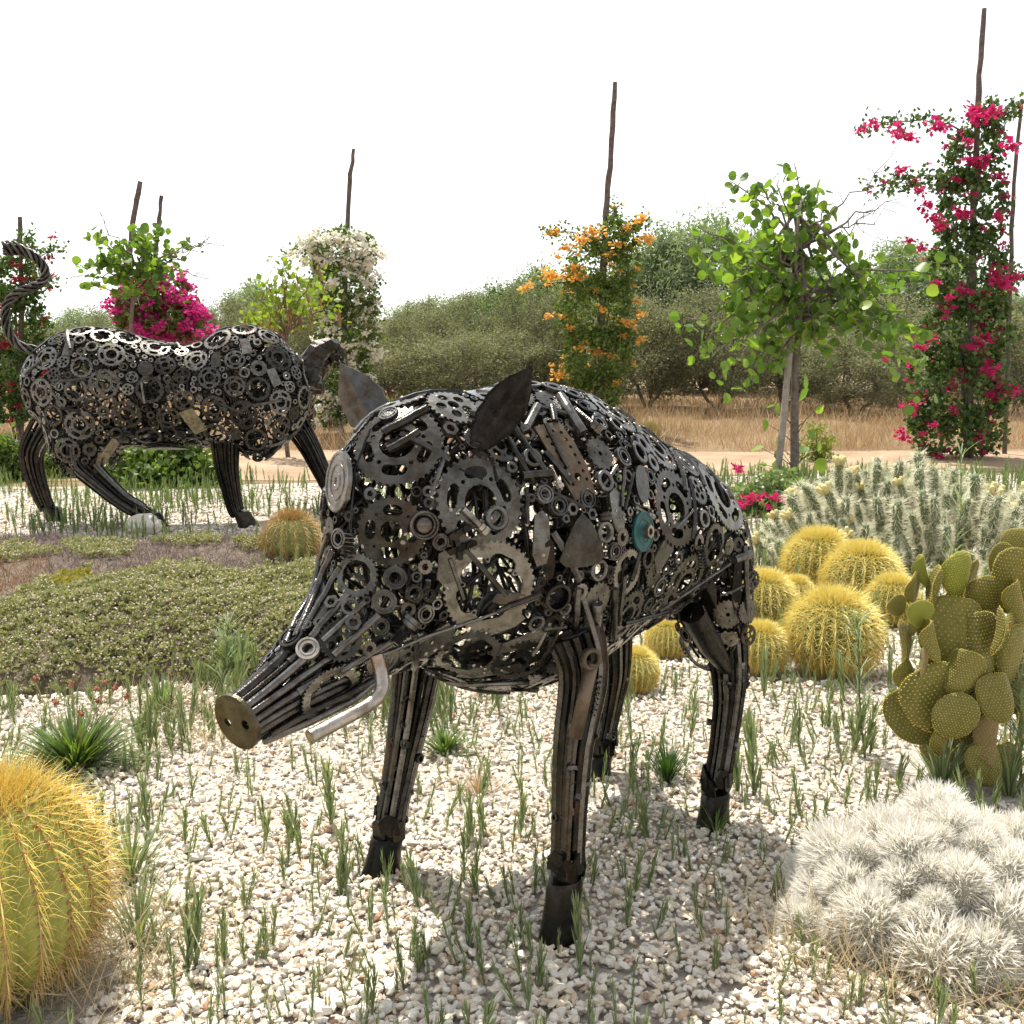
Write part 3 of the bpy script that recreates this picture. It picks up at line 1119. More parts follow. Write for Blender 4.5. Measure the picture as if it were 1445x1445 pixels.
# -- the pieces one can point at, where the photograph has them
for kind, x, y, r, ang in [('kidney5', 560, 624, 70, 20), ('kidney5', 678, 709, 69, 55), ('open', 691, 829, 70, 20), ('kidney4', 552, 750, 52, 45),
                           ('scallop', 503, 812, 33, 0), ('kidney5', 955, 716, 59, 70), ('kidney5', 1020, 697, 58, 10), ('kidney4', 978, 628, 46, 0),
                           ('kidney5', 966, 824, 48, 30), ('blank', 847, 640, 26, 0), ('blank', 923, 812, 19, 0), ('blank', 1027, 867, 22, 0),
                           ('holes', 640, 570, 40, 0), ('open', 660, 925, 52, 0), ('kidney4', 735, 935, 44, 0), ('kidney5', 885, 870, 42, 0), ('holes', 585, 915, 26, 0)]:
    feat(kind, x, y, r, ang, k=.75)
for x, y, r in [(557, 815, 17), (542, 849, 18), (585, 838, 13), (600, 866, 14), (537, 884, 13), (435, 917, 17), (549, 586, 15), (699, 731, 18), (750, 647, 15),
                (767, 698, 14), (788, 714, 15), (852, 679, 16), (852, 751, 16), (899, 640, 18), (877, 646, 15), (844, 598, 14), (868, 600, 13), (822, 574, 13),
                (780, 549, 16), (756, 878, 13), (867, 778, 13), (742, 612, 13), (918, 600, 12), (480, 760, 15)]:
    feat(random.choice(['bearing', 'bearing', 'washer2']), x, y, r, 0, k=0, mat=M['steel_bright'] if (x, y) == (435, 917) else None, off=.003)
eye = feat('dome', 598, 741, 21, 0, k=0, off=.006)
p, n, s = bpx(598, 741)
p2 = p * np.array([1, -1, 1]); n2 = n * np.array([1, -1, 1])
bs.piece('dome', p2, n2, 21 * s, k=0, off=.006)
for x, y, r in [(483, 680, 44)]:
    p, n, s = bpx(x, y)
    bs.piece('disc', p, norm(np.array([1.0, -.33, .16])), r * s, t=BUP, k=0, off=.008, mat=M['steel'])
pr, nr, sr = bpx(462, 672)
bs.plate(circ(.013, 8) * np.array([.7, 1.6]), pr, nr, BUP, .004, mat=M['red_paint'], off=.012)
td = feat('disc', 907, 750, 29, 0, k=.2, mat=M['teal'], off=.004)
feat('nut', 909, 750, 10, 20, k=0, mat=M['steel_bright'], off=.012, parent=None, mark=False)
feat('pipe', 782, 840, 21, 0, k=0, off=.006)
feat('hub', 600, 800, 11, 0, k=0)
# plates: riddled brown rectangle, triangular fan blade, oval, shoulder blade
p, n, s = bpx(802, 646)
rect = np.array([(-62, -24), (-20, -27), (25, -26), (60, -22), (62, 20), (20, 26), (-20, 26), (-60, 24)]) * s
hl = [circ(3.2 * s, 6, (-40 + 13 * i) * s, j * s) for i in range(7) for j in (-14, 14)] + [circ(6.5 * s, 10, 30 * s, 0), circ(4 * s, 8, -46 * s, 0)]
bs.plate(rect, p, n, BRIGHT * .25 - BUP, .004, .85, M['rust'], hl, off=.003, inner=circ(.006, 3))
p, n, s = bpx(820, 768)
fan = np.array([(0, 46), (18, 30), (36, 2), (42, -20), (30, -30), (0, -33), (-30, -31), (-42, -22), (-30, 6), (-14, 32)]) * s
bs.plate(fan, p, n, BRIGHT, .004, .6, M['steel_ring'], off=.012, inner=circ(.012, 4))
p, n, s = bpx(903, 684)
bs.plate(circ(1, 18) * np.array([18, 29]) * s, p, n, BRIGHT, .004, .3, M['steel_ring'], off=.008)
p, n, s = bpx(450, 845)
bs.plate(np.array([(-14, -42), (8, -46), (15, -20), (13, 30), (2, 46), (-12, 40)]) * s, p, n, BRIGHT * .9 + BUP * .4, .004, .8, M['steel_ring'], off=.003)
p, n, s = bpx(668, 655)
bs.plate(np.array([(-24, -14), (14, -22), (30, 10), (10, 26), (-10, 18)]) * s, p, n, BRIGHT, .005, .8, M['steel_dark'], off=.004)
p, n, s = bpx(640, 858)
for (x, y, w, h, a) in [(720, 845, 26, 9, -10), (632, 800, 16, 26, 0), (872, 720, 14, 32, 10), (740, 905, 40, 12, 8), (700, 885, 44, 12, 12), (618, 905, 30, 22, 20),
                        (790, 905, 22, 16, 0), (938, 780, 30, 16, 25), (1000, 850, 12, 40, 5), (1040, 820, 8, 44, 0), (765, 760, 14, 40, 0), (690, 950, 50, 12, 10), (775, 790, 9, 30, 0)]:
    p, n, s = bpx(x, y)
    a = math.radians(a)
    L = np.array([(-1, -.6), (-.5, -1), (.6, -.9), (1, -.3), (.9, .7), (.2, 1), (-.8, .8)]) * np.array([w, h]) * s
    bs.plate(L, p, n, BRIGHT * math.cos(a) + BUP * math.sin(a), .004, .8, M['steel_ring'] if w > 12 else M['steel_dark'], off=.002)
# rods, bolts, springs, chains
for a in [(542, 612, 602, 578, 7.5), (548, 636, 590, 611, 6), (524, 607, 500, 668, 3), (500, 668, 497, 748, 3), (660, 585, 712, 592, 6), (700, 578, 742, 586, 5),
          (790, 560, 822, 612, 8), (758, 575, 742, 604, 7), (778, 575, 782, 596, 6), (735, 672, 778, 668, 7), (742, 690, 744, 740, 3), (840, 850, 838, 905, 10),
          (866, 830, 864, 900, 6), (880, 812, 872, 880, 4), (815, 830, 812, 890, 5), (700, 862, 762, 838, 4), (892, 668, 880, 720, 3), (880, 660, 876, 715, 3),
          (930, 862, 1030, 795, 2.6), (1035, 790, 1056, 782, 7), (1050, 770, 1054, 870, 4), (770, 600, 800, 660, 4), (725, 605, 770, 668, 5), (715, 620, 752, 680, 4), (880, 880, 945, 862, 4),
          (630, 965, 745, 962, 4), (640, 985, 720, 985, 3)]:
    frod(*a)
frod(512, 935, 780, 835, 2.6, off=.004, n=14, mid=((600, 897), (700, 864)), name='rod')
for a in [(652, 718, 685, 752, 7), (720, 588, 742, 612, 7), (806, 578, 846, 612, 8), (775, 658, 790, 690, 5), (848, 700, 854, 735, 9), (838, 862, 842, 900, 6), (668, 598, 690, 604, 5)]:
    flong('bolt', *a, mat=M['steel_bright'] if a[0] in (652, 775) else M['steel'])
for a in [(632, 758, 662, 742, 8), (630, 778, 668, 764, 8), (640, 752, 648, 788, 7)]:
    flong('chain', *a, mat=M['steel_dark'])
for a in [(496, 752, 490, 790, 9), (985, 770, 990, 800, 7)]:
    flong('spring', *a)
p, n, s = bpx(553, 902)
flong('bolt', 553, 905, 582, 870, 12, off=.012)

# -- everything else of the hide
bs.fill((-.6, -.3, .35), (.775, .3, 1.1), [
    (.05, .09, ['kidney5', 'kidney4', 'open', 'kidney5'], .8, False),
    (.032, .052, ['blank', 'holes', 'kidney4', 'open', 'disc', 'holes'], .7, False),
    (.017, .031, ['bearing', 'hub', 'bearing', 'washer2', 'blank', 'washer'], .2, False),
    (.0095, .0165, ['bearing', 'nut', 'washer', 'washer2', 'hub'], .0, False),
    (.0052, .0095, ['nut', 'washer', 'nut'], .0, True)], n=6500, seed=5)

# inner armature of thin rods just under the hide, one welded piece
arm = MB()
r5 = np.random.default_rng(15)
cand = r5.uniform((-.55, -.3, .38), (.70, .3, 1.08), (14000, 3))
cand = cand[np.abs(boar_f(cand)) < .03][:400]
cand, cn = bs.skin.project(cand, 4)
for a, nn in zip(cand, cn):
    t = norm(np.cross(nn, r5.normal(size=3)))
    bs.rod(a - t * .05 * r5.uniform(.5, 1.4), a + t * .05 * r5.uniform(.5, 1.4), r5.uniform(.003, .0055), off=-.010, n=5, sides=5, into=arm)
for x in np.linspace(-.45, .5, 9):                # hoops
    a = np.linspace(0, 2 * np.pi, 26)
    P, N = bs.skin.project(np.stack([np.full(26, x), .2 * np.cos(a), .73 + .22 * np.sin(a)], -1), 6)
    V, F, T = tube(P - N * .016, .005, 5)
    arm.add(V, F, T)
inn = r5.uniform((-.55, -.3, .38), (.66, .3, 1.08), (6000, 3))
inn = inn[np.abs(boar_f(inn)) < .03][:130]
inn, inm = bs.skin.project(inn, 4)
for a, nn in zip(inn, inm):                       # a second layer of scrap inside the hide
    V, Fs = T_NEAR[['blank', 'holes', 'bearing', 'washer2', 'hub'][r5.integers(5)]][0]
    arm.add(bs.skin.bend(V * r5.uniform(.022, .045), a - nn * r5.uniform(.022, .05), nn, norm(r5.normal(size=3)), .3), *Fs)
tag(arm.build("armature", M['steel_dark'], boar, True), kind="stuff")
tag(bs.small.build("small_hardware", M['steel'], boar), kind="stuff")

# visible loose rods, pipes and bolts lying over the gaps
for a, nn in list(zip(cand, cn))[::4]:
    if abs(a[0]) > .58:
        continue
    t = norm(np.cross(nn, r5.normal(size=3)))
    L = r5.uniform(.03, .07)
    if r5.random() < .35:
        V, Fs = T_NEAR['bolt'][0]
        W = bs.skin.bend(V * np.array([L * .7, .03, .03]), a + nn * .002, nn, t, 0)
        mkobj('bolt', np_mesh('bolt', W, Fs), M['steel'], boar)
    else:
        bs.rod(a - t * L, a + t * L, r5.uniform(.004, .008), off=.001, n=5)

# -- snout: a bundle of pipes running to a round nose plate
S0, S1 = np.array([.705, 0, .592]), np.array([.862, 0, .535])
sx = norm(S1 - S0)
sn = np.cross(sx, np.array([0, 1.0, 0]))
sn = norm(sn if sn[2] > 0 else -sn)
sy = np.array([0, 1.0, 0])
for i in range(17):
    a = 2 * np.pi * i / 17 + .12
    d = np.cos(a) * sy + np.sin(a) * sn
    st = S0 + d * .070 + sx * rng.uniform(-.06, .03)
    en = S1 - sx * .004 + d * .035
    m_ = (st + en) / 2 + d * -.012
    q = np.linspace(0, 1, 7)[:, None]
    P = st * (1 - q) ** 2 + 2 * q * (1 - q) * m_ + en * q ** 2
    rr = rng.uniform(.005, .0115)
    V, F, T = tube(P, rr, 8)
    o = mkobj('rod', np_mesh('rod', V, [F, T], True), M['steel'], boar)
    o.data.set_sharp_from_angle(angle=1.0)
    if i % 3 == 0:
        V, F, T = tube(P[1:4], rr * 1.45, 9)
        o = mkobj('pipe', np_mesh('pipe', V, [F, T], True), M['steel'], boar)
        o.data.set_sharp_from_angle(angle=1.0)
V, Fs = poly_plate([circ(.049, 30) * np.array([.95, 1.0]), circ(.0075, 9, -.02, -.004), circ(.0085, 9, .021, .0)], .007, circ(.03, 8))
fx = norm(np.array([1.0, .16, -.24]))     # nose plate faces forward
fy = norm(np.cross(np.array([0, 0, 1.0]), fx))
fz = np.cross(fx, fy)
mkobj('nose_plate', np_mesh('nose_plate', S1 + sx * .006 + V[:, 0:1] * fy + V[:, 1:2] * fz + V[:, 2:3] * fx, Fs), M['nose'], boar)["label"] = "round dark steel nose plate with two nostril holes"
# lower jaw bar and mouth strip
for s in (1, -1):
    P = np.array([(.83, s * .036, .510), (.76, s * .054, .535), (.70, s * .072, .552), (.64, s * .09, .575)])
    V, F, T = tube(P, .0055, 7)
    mkobj('jaw_rod', np_mesh('jaw_rod', V, [F, T], True), M['steel'], boar)
    P = np.array([(.84, s * .028, .500), (.76, s * .045, .515), (.68, s * .06, .535), (.60, s * .07, .575)])
    V, F, T = tube(P, .008, 7)
    mkobj('jaw_rod', np_mesh('jaw_rod', V, [F, T], True), M['steel'], boar)

# bridge of the nose: rods laid from the brow down onto the snout
for a in [(463, 755, 404, 906, 5), (470, 775, 418, 900, 6), (480, 800, 428, 892, 5), (492, 838, 438, 900, 6), (515, 850, 455, 905, 4.5), (535, 868, 470, 925, 6), (560, 900, 480, 948, 5)]:
    frod(*a, off=.002, n=9)
for x, y, r_ in [(470, 852, 11), (452, 880, 9), (498, 880, 12), (520, 915, 11), (485, 912, 9)]:
    feat(random.choice(['bearing', 'hub', 'nut']), x, y, r_, 0, k=0, off=.006)

# -- tusks: bent bare tubes
def bezier(Pts, n=14):
    Pts = np.asarray(Pts, float)
    t = np.linspace(0, 1, n)
    k = len(Pts) - 1
    s = 0
    for i in range(k + 1):
        s = s + (math.comb(k, i) * t ** i * (1 - t) ** (k - i))[:, None] * Pts[i]
    return s


def on_plane(x, y, yl):                          # pixel -> boar space on the plane y = yl
    o, d = w2b(CAMP), w2b_dir(ray(x, y))
    return o + d * ((yl - o[1]) / d[1])


tp = [on_plane(531, 925, .125), on_plane(541, 958, .14), on_plane(539, 980, .15), on_plane(520, 996, .15), on_plane(480, 1017, .148), on_plane(437, 1040, .145)]
tp = np.array(tp)
q = np.linspace(0, 1, 24)
TP = np.stack([np.interp(q, [0, .16, .3, .45, .72, 1], tp[:, i]) for i in range(3)], -1)
for _ in range(4):
    TP[1:-1] = (TP[:-2] + 2 * TP[1:-1] + TP[2:]) / 4
for s in (1, -1):
    V, F, T = tube(TP if s == 1 else TP[:9] * np.array([1, -.72, 1]) - np.array([0, 0, .03]), .0115, 14)
    o = mkobj('tusk', np_mesh('tusk', V, [F, T], True), M['steel_bright'], boar)
    o.data.set_sharp_from_angle(angle=1.0)
    if s == 1:
        o["label"] = "bright bent tube tusk sticking out below the snout"

# -- ears: folded leaf-shaped sheets
def ear(base, tip, side, cup, W, fold=0.0, seed=0, mat=None):
    base, tip, side = map(lambda a: np.asarray(a, float), (base, tip, side))
    ax = tip - base
    side = norm(side - ax * (side @ ax) / (ax @ ax))
    nr = np.cross(norm(ax), side)
    r = np.random.default_rng(seed)
    ns, ntt = 15, 9
    V = []
    for i in range(ns):
        s = i / (ns - 1)
        w = W * (.16 + 1.0 * np.sin(np.pi * min(1, s * .93 + .03)) ** .75 * (1 - .25 * s)) * (1 - s ** 7) + .002
        w *= 1 + .06 * r.normal()
        for j in range(ntt):
            t = -1 + 2 * j / (ntt - 1)
            V.append(base + ax * s * (1 - .04 * abs(t)) + side * w * t * (1 - .25 * cup) + nr * (cup * w * (abs(t) ** (1.0 + .6 * (1 - fold))) + .12 * W * np.sin(3 * s)))
    V = np.array(V)
    i, j = np.meshgrid(np.arange(ns - 1), np.arange(ntt - 1), indexing='ij')
    a = i * ntt + j
    F = np.stack([a, a + 1, a + ntt + 1, a + ntt], -1).reshape(-1, 4)
    m = len(V)
    es = np.concatenate([F[:, [0, 1]], F[:, [1, 2]], F[:, [2, 3]], F[:, [3, 0]]])
    S_ = {tuple(e) for e in es.tolist()}
    Bd = np.array([e for e in S_ if (e[1], e[0]) not in S_])
    side_f = np.stack([Bd[:, 1], Bd[:, 0], Bd[:, 0] + m, Bd[:, 1] + m], -1)
    nrm = np.tile(nr, (m, 1)) * .004
    o = mkobj('ear', np_mesh('ear', np.concatenate([V, V + nrm]), [np.concatenate([F[:, ::-1], F + m, side_f])], True), mat or M['steel'], boar)
    o.data.set_sharp_from_angle(angle=.9)
    return o


be, _, _ = bpx(672, 622)
te = on_plane(754, 512, .20)
ear(be - np.array([0, 0, .01]), te, -.81 * BRIGHT + .59 * BUP, 1.0, .045, .2, 1, M['steel'])["label"] = "dark cupped sheet steel ear rising from the crown"
be2 = np.array([.44, -.135, .955])
te2 = on_plane(478, 508, -.20)
ear(be2, te2, BRIGHT * .95 + BUP * .3, .5, .046, .9, 2)["label"] = "creased sheet steel ear on the far side of the head"
V, Fs = nut_template()
W = bs.skin.bend(V * .012, be, norm(be - np.array([.42, 0, .8])), BUP, 0)
mkobj('nut', np_mesh('nut', W, Fs), M['steel'], boar)

# -- legs: bundles of rods ending in flared hooves
def leg(path, radii, nrod, rrod, mat, root, dark, name='leg', clamp=True, seed=0, sides=6):
    """core + separate rods round it; path in the sculpture's own space"""
    r = np.random.default_rng(seed)
    path = np.asarray(path, float)
    n = len(path)
    u = np.linspace(0, n - 1, 4 * (n - 1) + 1)
    P = np.stack([np.interp(u, np.arange(n), path[:, i]) for i in range(3)], -1)
    Rr = np.interp(u, np.arange(n), radii)
    for _ in range(2):
        P[1:-1] = (P[:-2] + 2 * P[1:-1] + P[2:]) / 4
    core = MB()
    V, F, T = tube(P, Rr * .34, 7)
    core.add(V, F, T)
    for q in range(2, len(P) - 1, 4):            # welded collars
        a = np.linspace(0, 2 * np.pi, 14)
        _, N, B = frames(P)
        V, F, T = tube(P[q] + Rr[q] * .80 * (np.cos(a)[:, None] * N[q] + np.sin(a)[:, None] * B[q]), rrod * .55, 5)
        core.add(V, F, T)
    o = mkobj(name, core.mesh(name, True), dark, root)
    _, N, B = frames(P)
    for i in range(nrod):
        a = 2 * np.pi * i / nrod + r.normal() * .06
        tw = r.normal() * .10
        k0 = r.integers(0, 3)
        k1 = len(P) - r.integers(0, 3)
        aa = a + tw * np.linspace(0, 1, len(P))
        Q = P + (Rr * r.uniform(.86, 1.04))[:, None] * (np.cos(aa)[:, None] * N + np.sin(aa)[:, None] * B)
        V, F, T = tube(Q[k0:k1], rrod * r.uniform(.75, 1.2), sides)
        ob = mkobj('rod', np_mesh('rod', V, [F, T], True), mat if i % 3 else dark, o)
        ob.data.set_sharp_from_angle(angle=1.0)
    return o, P, Rr


def hoof(top, bot, r_top, r_bot, fwd, mat, parent, root_off=None, h_skew=.3):
    top, bot, fwd = np.asarray(top, float), np.asarray(bot, float), norm(np.asarray(fwd, float))
    sidev = np.cross(np.array([0, 0, 1.0]), fwd)
    V, seg, lev = [], 18, [0, .08, .35, .7, .95, 1.0]
    for t in lev:
        c = top * (1 - t) + bot * t
        r = r_top * (1 - t) + r_bot * t + (.003 if 0 < t < .1 else 0)
        for q in range(seg):
            a = 2 * np.pi * q / seg
            f = np.cos(a)
            fl = 1 + (h_skew if f > 0 else -.12) * abs(f)
            V.append(c + fwd * f * r * fl + sidev * np.sin(a) * r * .92)
    V.append(top)
    V.append(bot)
    n = len(lev)
    F, T = [], []
    for i in range(n - 1):
        for q in range(seg):
            k = (q + 1) % seg
            F.append((i * seg + q, (i + 1) * seg + q, (i + 1) * seg + k, i * seg + k))
    for q in range(seg):
        k = (q + 1) % seg
        T += [(q, k, n * seg), ((n - 1) * seg + k, (n - 1) * seg + q, n * seg + 1)]
    o = mkobj('hoof', np_mesh('hoof', np.array(V), [np.array(F), np.array(T)], True), mat, parent)
    o.data.set_sharp_from_angle(angle=.7)
    return o


def ankle(P, r, fwd, mat, parent, k=5, seed=0):
    """welded scraps round the pastern"""
    rr = np.random.default_rng(seed)
    for i in range(k):
        a = 2 * np.pi * i / k + rr.uniform(-.2, .2)
        d = np.array([np.cos(a), np.sin(a), 0])
        c = np.asarray(P) + d * r + np.array([0, 0, rr.uniform(-.012, .018)])
        t = norm(np.cross(d, [0, 0, 1.0]))
        L = np.array([(-1, -.8), (-.2, -1.1), (.9, -.7), (1, .5), (.3, 1.2), (-.7, .9)]) * rr.uniform(.7, 1.15, (6, 2)) * r * .75
        V, Fs = poly_plate([L], .004)
        W = c + V[:, 0:1] * t + V[:, 1:2] * np.array([0, 0, 1.0]) + V[:, 2:3] * d
        mkobj('plate', np_mesh('plate', W, Fs), mat, parent)


def gb(x, y, z=0.0):
    return w2b(gnd(x, y, z))


for (hx_, hy_, kind, s, seed) in [(797, 1318, 'front', 1, 1), (545, 1228, 'front', -1, 2), (1010, 1163, 'hind', 1, 3), (845, 1090, 'hind', -1, 4)]:
    g = gb(hx_, hy_)
    if kind == 'front':
        top = np.array([.27, s * .175, .66])
        path = [top] + [on_plane(x_, y_, g[1]) for x_, y_ in ([(828, 940), (808, 1050), (803, 1150), (799, 1232)] if s == 1 else [(582, 985), (568, 1065), (556, 1130), (549, 1172)])]
        rad = [.058, .043, .032, .027, .027]
        o, P, Rr = leg(path, rad, 16, .0078, M['steel'], boar, M['steel_dark'], seed=seed)
    else:
        top = np.array([-.35, s * .16, .56])
        path = [top] + [on_plane(x_, y_, g[1]) for x_, y_ in ([(1030, 930), (1030, 985), (1020, 1060), (1011, 1112)] if s == 1 else [(868, 940), (862, 985), (854, 1030), (848, 1058)])]
        rad = [.06, .043, .032, .027, .027]
        o, P, Rr = leg(path, rad, 14, .0078, M['steel'], boar, M['steel_dark'], seed=seed)
    ankle(np.array(path[-1]) + np.array([0, 0, .014]), .030, (1, 0, 0), M['steel_dark'], o, k=7, seed=seed)
    hoof(np.array(path[-1]) - np.array([0, 0, .008]), np.array([g[0] + .012, g[1], -.004]), .032, .043, (1, 0, 0), M['hoof'], o)
    if kind == 'hind':                            # thigh plates, stifle bar and sprockets
        for k, (dx, dz, r, kd) in enumerate([(.02, .0, .030, 'blank'), (.01, -.06, .026, 'holes'), (.005, -.13, .015, 'bearing'), (.0, .07, .024, 'holes')]):
            c = np.array([-.355 + dx, s * (.245 - .03 * (k == 2)), .53 + dz])
            V, Fs = random.choice(T_NEAR[kd])
            nn = norm(np.array([.25, s * 1.0, .05]))
            W = bs.skin.bend(V * r, c, nn, BUP, 0)
            mkobj(PART_NAME[kd], np_mesh(PART_NAME[kd], W, Fs), M['steel'], o)
        for k, (a, b, r) in enumerate([((-.17, s * .20, .55), (-.35, s * .20, .37), .030), ((-.24, s * .18, .50), (-.38, s * .20, .35), .022)]):
            V, F, T = tube(np.array([a, (np.array(a) + np.array(b)) / 2 + np.array([.012, 0, 0]), b]), [r, r * .9, r * .6], 9)
            ob = mkobj('pipe', np_mesh('pipe', V, [F, T], True), M['steel_dark'], o)
            ob.data.set_sharp_from_angle(angle=1.0)
    else:                                         # upper arm: strips, rusty tube with a spring
        if s == 1:
            A, B = on_plane(835, 935, .27), on_plane(812, 1040, .25)
            V, F, T = tube(np.array([A, B]), .013, 9)
            mkobj('pipe', np_mesh('pipe', V, [F, T], True), M['rust'], o)
            V, Fs = T_NEAR['spring'][0]
            A, B = on_plane(846, 955, .26), on_plane(838, 1010, .26)
            L = np.linalg.norm(B - A) / 2
            mkobj('spring', np_mesh('spring', bs.skin.bend(V * np.array([L, .02, .02]), (A + B) / 2, np.array([0, 1.0, 0]), norm(B - A), 0), Fs), M['steel'], o)
            V, Fs = T_NEAR['washer2'][0]
            A = on_plane(834, 930, .275)
            mkobj('ring', np_mesh('ring', bs.skin.bend(V * .021, A, norm(np.array([.35, 1, 0])), BUP, 0), Fs, True), M['rust'], o)
# weld beads wherever pieces meet, and scraps welded onto the shins
r12 = np.random.default_rng(112)
iv0, if0 = ico(0)
wp = r12.uniform((-.5, -.3, .4), (.78, .3, 1.08), (22000, 3))
wp = wp[np.abs(boar_f(wp)) < .03][:900]
wp, wn = bs.skin.project(wp, 4)
v, f = scatter(iv0, [if0], wp + wn * .002, basis(wn, r12), np.stack([r12.uniform(.002, .006, len(wp)), r12.uniform(.002, .006, len(wp)), r12.uniform(.0015, .003, len(wp))], -1))
tag(mkobj('weld_beads', np_mesh('weld_beads', v, f, True), M['steel_bright'], boar), kind="stuff")
for o in [c for c in boar.children if c.name.startswith('leg')]:
    rods = [c for c in o.children if c.name.startswith('rod')]
    for q in range(22):
        rd = rods[r12.integers(len(rods))]
        nv = len(rd.data.vertices)
        c = np.array(rd.data.vertices[int(r12.integers(6, nv - 10))].co)
        ctr = np.mean([np.array(x_.data.vertices[min(len(x_.data.vertices) - 3, int(nv * .5))].co) for x_ in rods], 0)
        nn = norm(np.array([c[0] - ctr[0], c[1] - ctr[1], 0.0]) + r12.normal(size=3) * .02)
        kd = ['nut', 'bolt', 'washer', 'bearing', 'bolt', 'nut'][r12.integers(6)]
        V, Fs = T_NEAR[kd][0]
        sc = np.array([.022, .03, .03]) * r12.uniform(.8, 1.2) if kd == 'bolt' else r12.uniform(.007, .012)
        mkobj(PART_NAME[kd], np_mesh(PART_NAME[kd], bs.skin.bend(V * sc, c + nn * .002, nn, norm(np.array([r12.normal() * .3, r12.normal() * .3, 1.0])), 0), Fs), M['steel'], o)
# tail stub: short twisted rod
P = bezier([(-.45, 0, .78), (-.50, .0, .77), (-.52, .0, .70), (-.50, -.02, .62)], 12)
V, F, T = tube(P, np.linspace(.012, .006, 12), 6)
mkobj('tail', np_mesh('tail', V, [F, T], True), M['steel_dark'], boar)

# ------------------------------------------------------------------ the bull
UO = np.array([-2.32, 6.95, 0.0])
UX = norm(np.array([1.0, .14, 0.0]))
UL = np.array([-UX[1], UX[0], 0.0])
UZ = math.atan2(UX[1], UX[0])


def w2u(P):
    v = np.asarray(P, float) - UO
    return np.stack([v @ UX, v @ UL, v[..., 2]], -1)


def upx(x, y, yl):                               # pixel -> bull space on the plane y = yl
    o = w2u(CAMP)
    d = ray(x, y)
    d = np.array([d @ UX, d @ UL, d[2]])
    return o + d * ((yl - o[1]) / d[1])


def bull_f(P):
    d = sd_ell(P, (-.46, 0, .94), (.47, .31, .385))
    d = smin(d, sd_ell(P, (.0, 0, .875), (.80, .29, .345)), .15)
    d = smin(d, sd_ell(P, (.52, 0, .88), (.42, .31, .42)), .12)
    d = smin(d, sd_ell(P, (.52, 0, 1.17), (.24, .15, .155)), .10)
    d = smin(d, sd_cone(P, (.72, .14, .98), (.80, .52, .88), .19, .14), .10)
    d = smin(d, sd_cone(P, (.80, .52, .88), (.84, .80, .62), .14, .085), .06)
    for s in (1, -1):
        d = smin(d, sd_ell(P, (-.54, s * .19, .66), (.21, .12, .33)), .08)
        d = smin(d, sd_ell(P, (.60, s * .19, .68), (.18, .12, .24)), .08)
    return d


bull = empty("bull_sculpture", UO, UZ)
tag(bull, "large charging bull sculpture of weathered scrap sprockets with raised S shaped tail", "sculpture")
us = Sculpture(bull, Skin(bull_f), T_FAR, [M['steel_far']])
for k in range(7):                               # a few tan and pale pieces that catch the eye
    x, y = [(180, 655), (182, 700 - 20), (88, 480), (300, 500), (345, 475), (390, 530), (270, 600)][k]
    p = upx(x, y, -.30)
    p, n = us.skin.project(p[None], 6)
    us.plate(np.array([(-1, -1.6), (.8, -1.7), (1, 1.5), (-.7, 1.8)]) * (.055 if k in (0, 1, 6) else .036), p[0], n[0], np.array([1.0, .1, .2 * k - .5]), .006, .8, M['tan_plate'] if k in (0, 1, 6) else M['steel_far'], off=.01)
us.fill((-1.1, -.4, .38), (1.25, 1.0, 1.4), [
    (.07, .105, ['kidney5', 'kidney4', 'open', 'kidney5', 'open'], .85, False),
    (.04, .068, ['blank', 'holes', 'kidney4', 'hub', 'disc', 'kidney5', 'washer2'], .8, False),
    (.022, .038, ['bearing', 'hub', 'washer2', 'washer', 'nut', 'blank'], .3, False),
    (.012, .021, ['nut', 'washer', 'hub'], .0, True)], n=7000, seed=9)
uarm = MB()
r6 = np.random.default_rng(16)
cand = r6.uniform((-1.05, -.4, .4), (1.2, .95, 1.36), (16000, 3))
cand = cand[np.abs(bull_f(cand)) < .03][:640]
cand, cn = us.skin.project(cand, 4)
for a, nn in zip(cand, cn):
    t = norm(np.cross(nn, r6.normal(size=3)))
    L = r6.uniform(.05, .13)
    us.rod(a - t * L, a + t * L, r6.uniform(.005, .009), off=-.012, n=4, sides=5, into=uarm)
for a, nn in list(zip(cand, cn))[::3]:
    V, Fs = T_FAR[['blank', 'holes', 'washer2', 'hub'][r6.integers(4)]][0]
    uarm.add(us.skin.bend(V * r6.uniform(.04, .08), a - nn * r6.uniform(.03, .08), nn, norm(r6.normal(size=3)), .3), *Fs)
tag(uarm.build("armature", M['steel_dark'], bull, True), kind="stuff")
tag(us.small.build("small_hardware", M['steel_far'], bull), kind="stuff")
for a, nn in list(zip(cand, cn))[::14]:
    t = norm(np.cross(nn, r6.normal(size=3)))
    L = r6.uniform(.05, .11)
    us.rod(a - t * L, a + t * L, r6.uniform(.007, .012), off=.004, n=5)

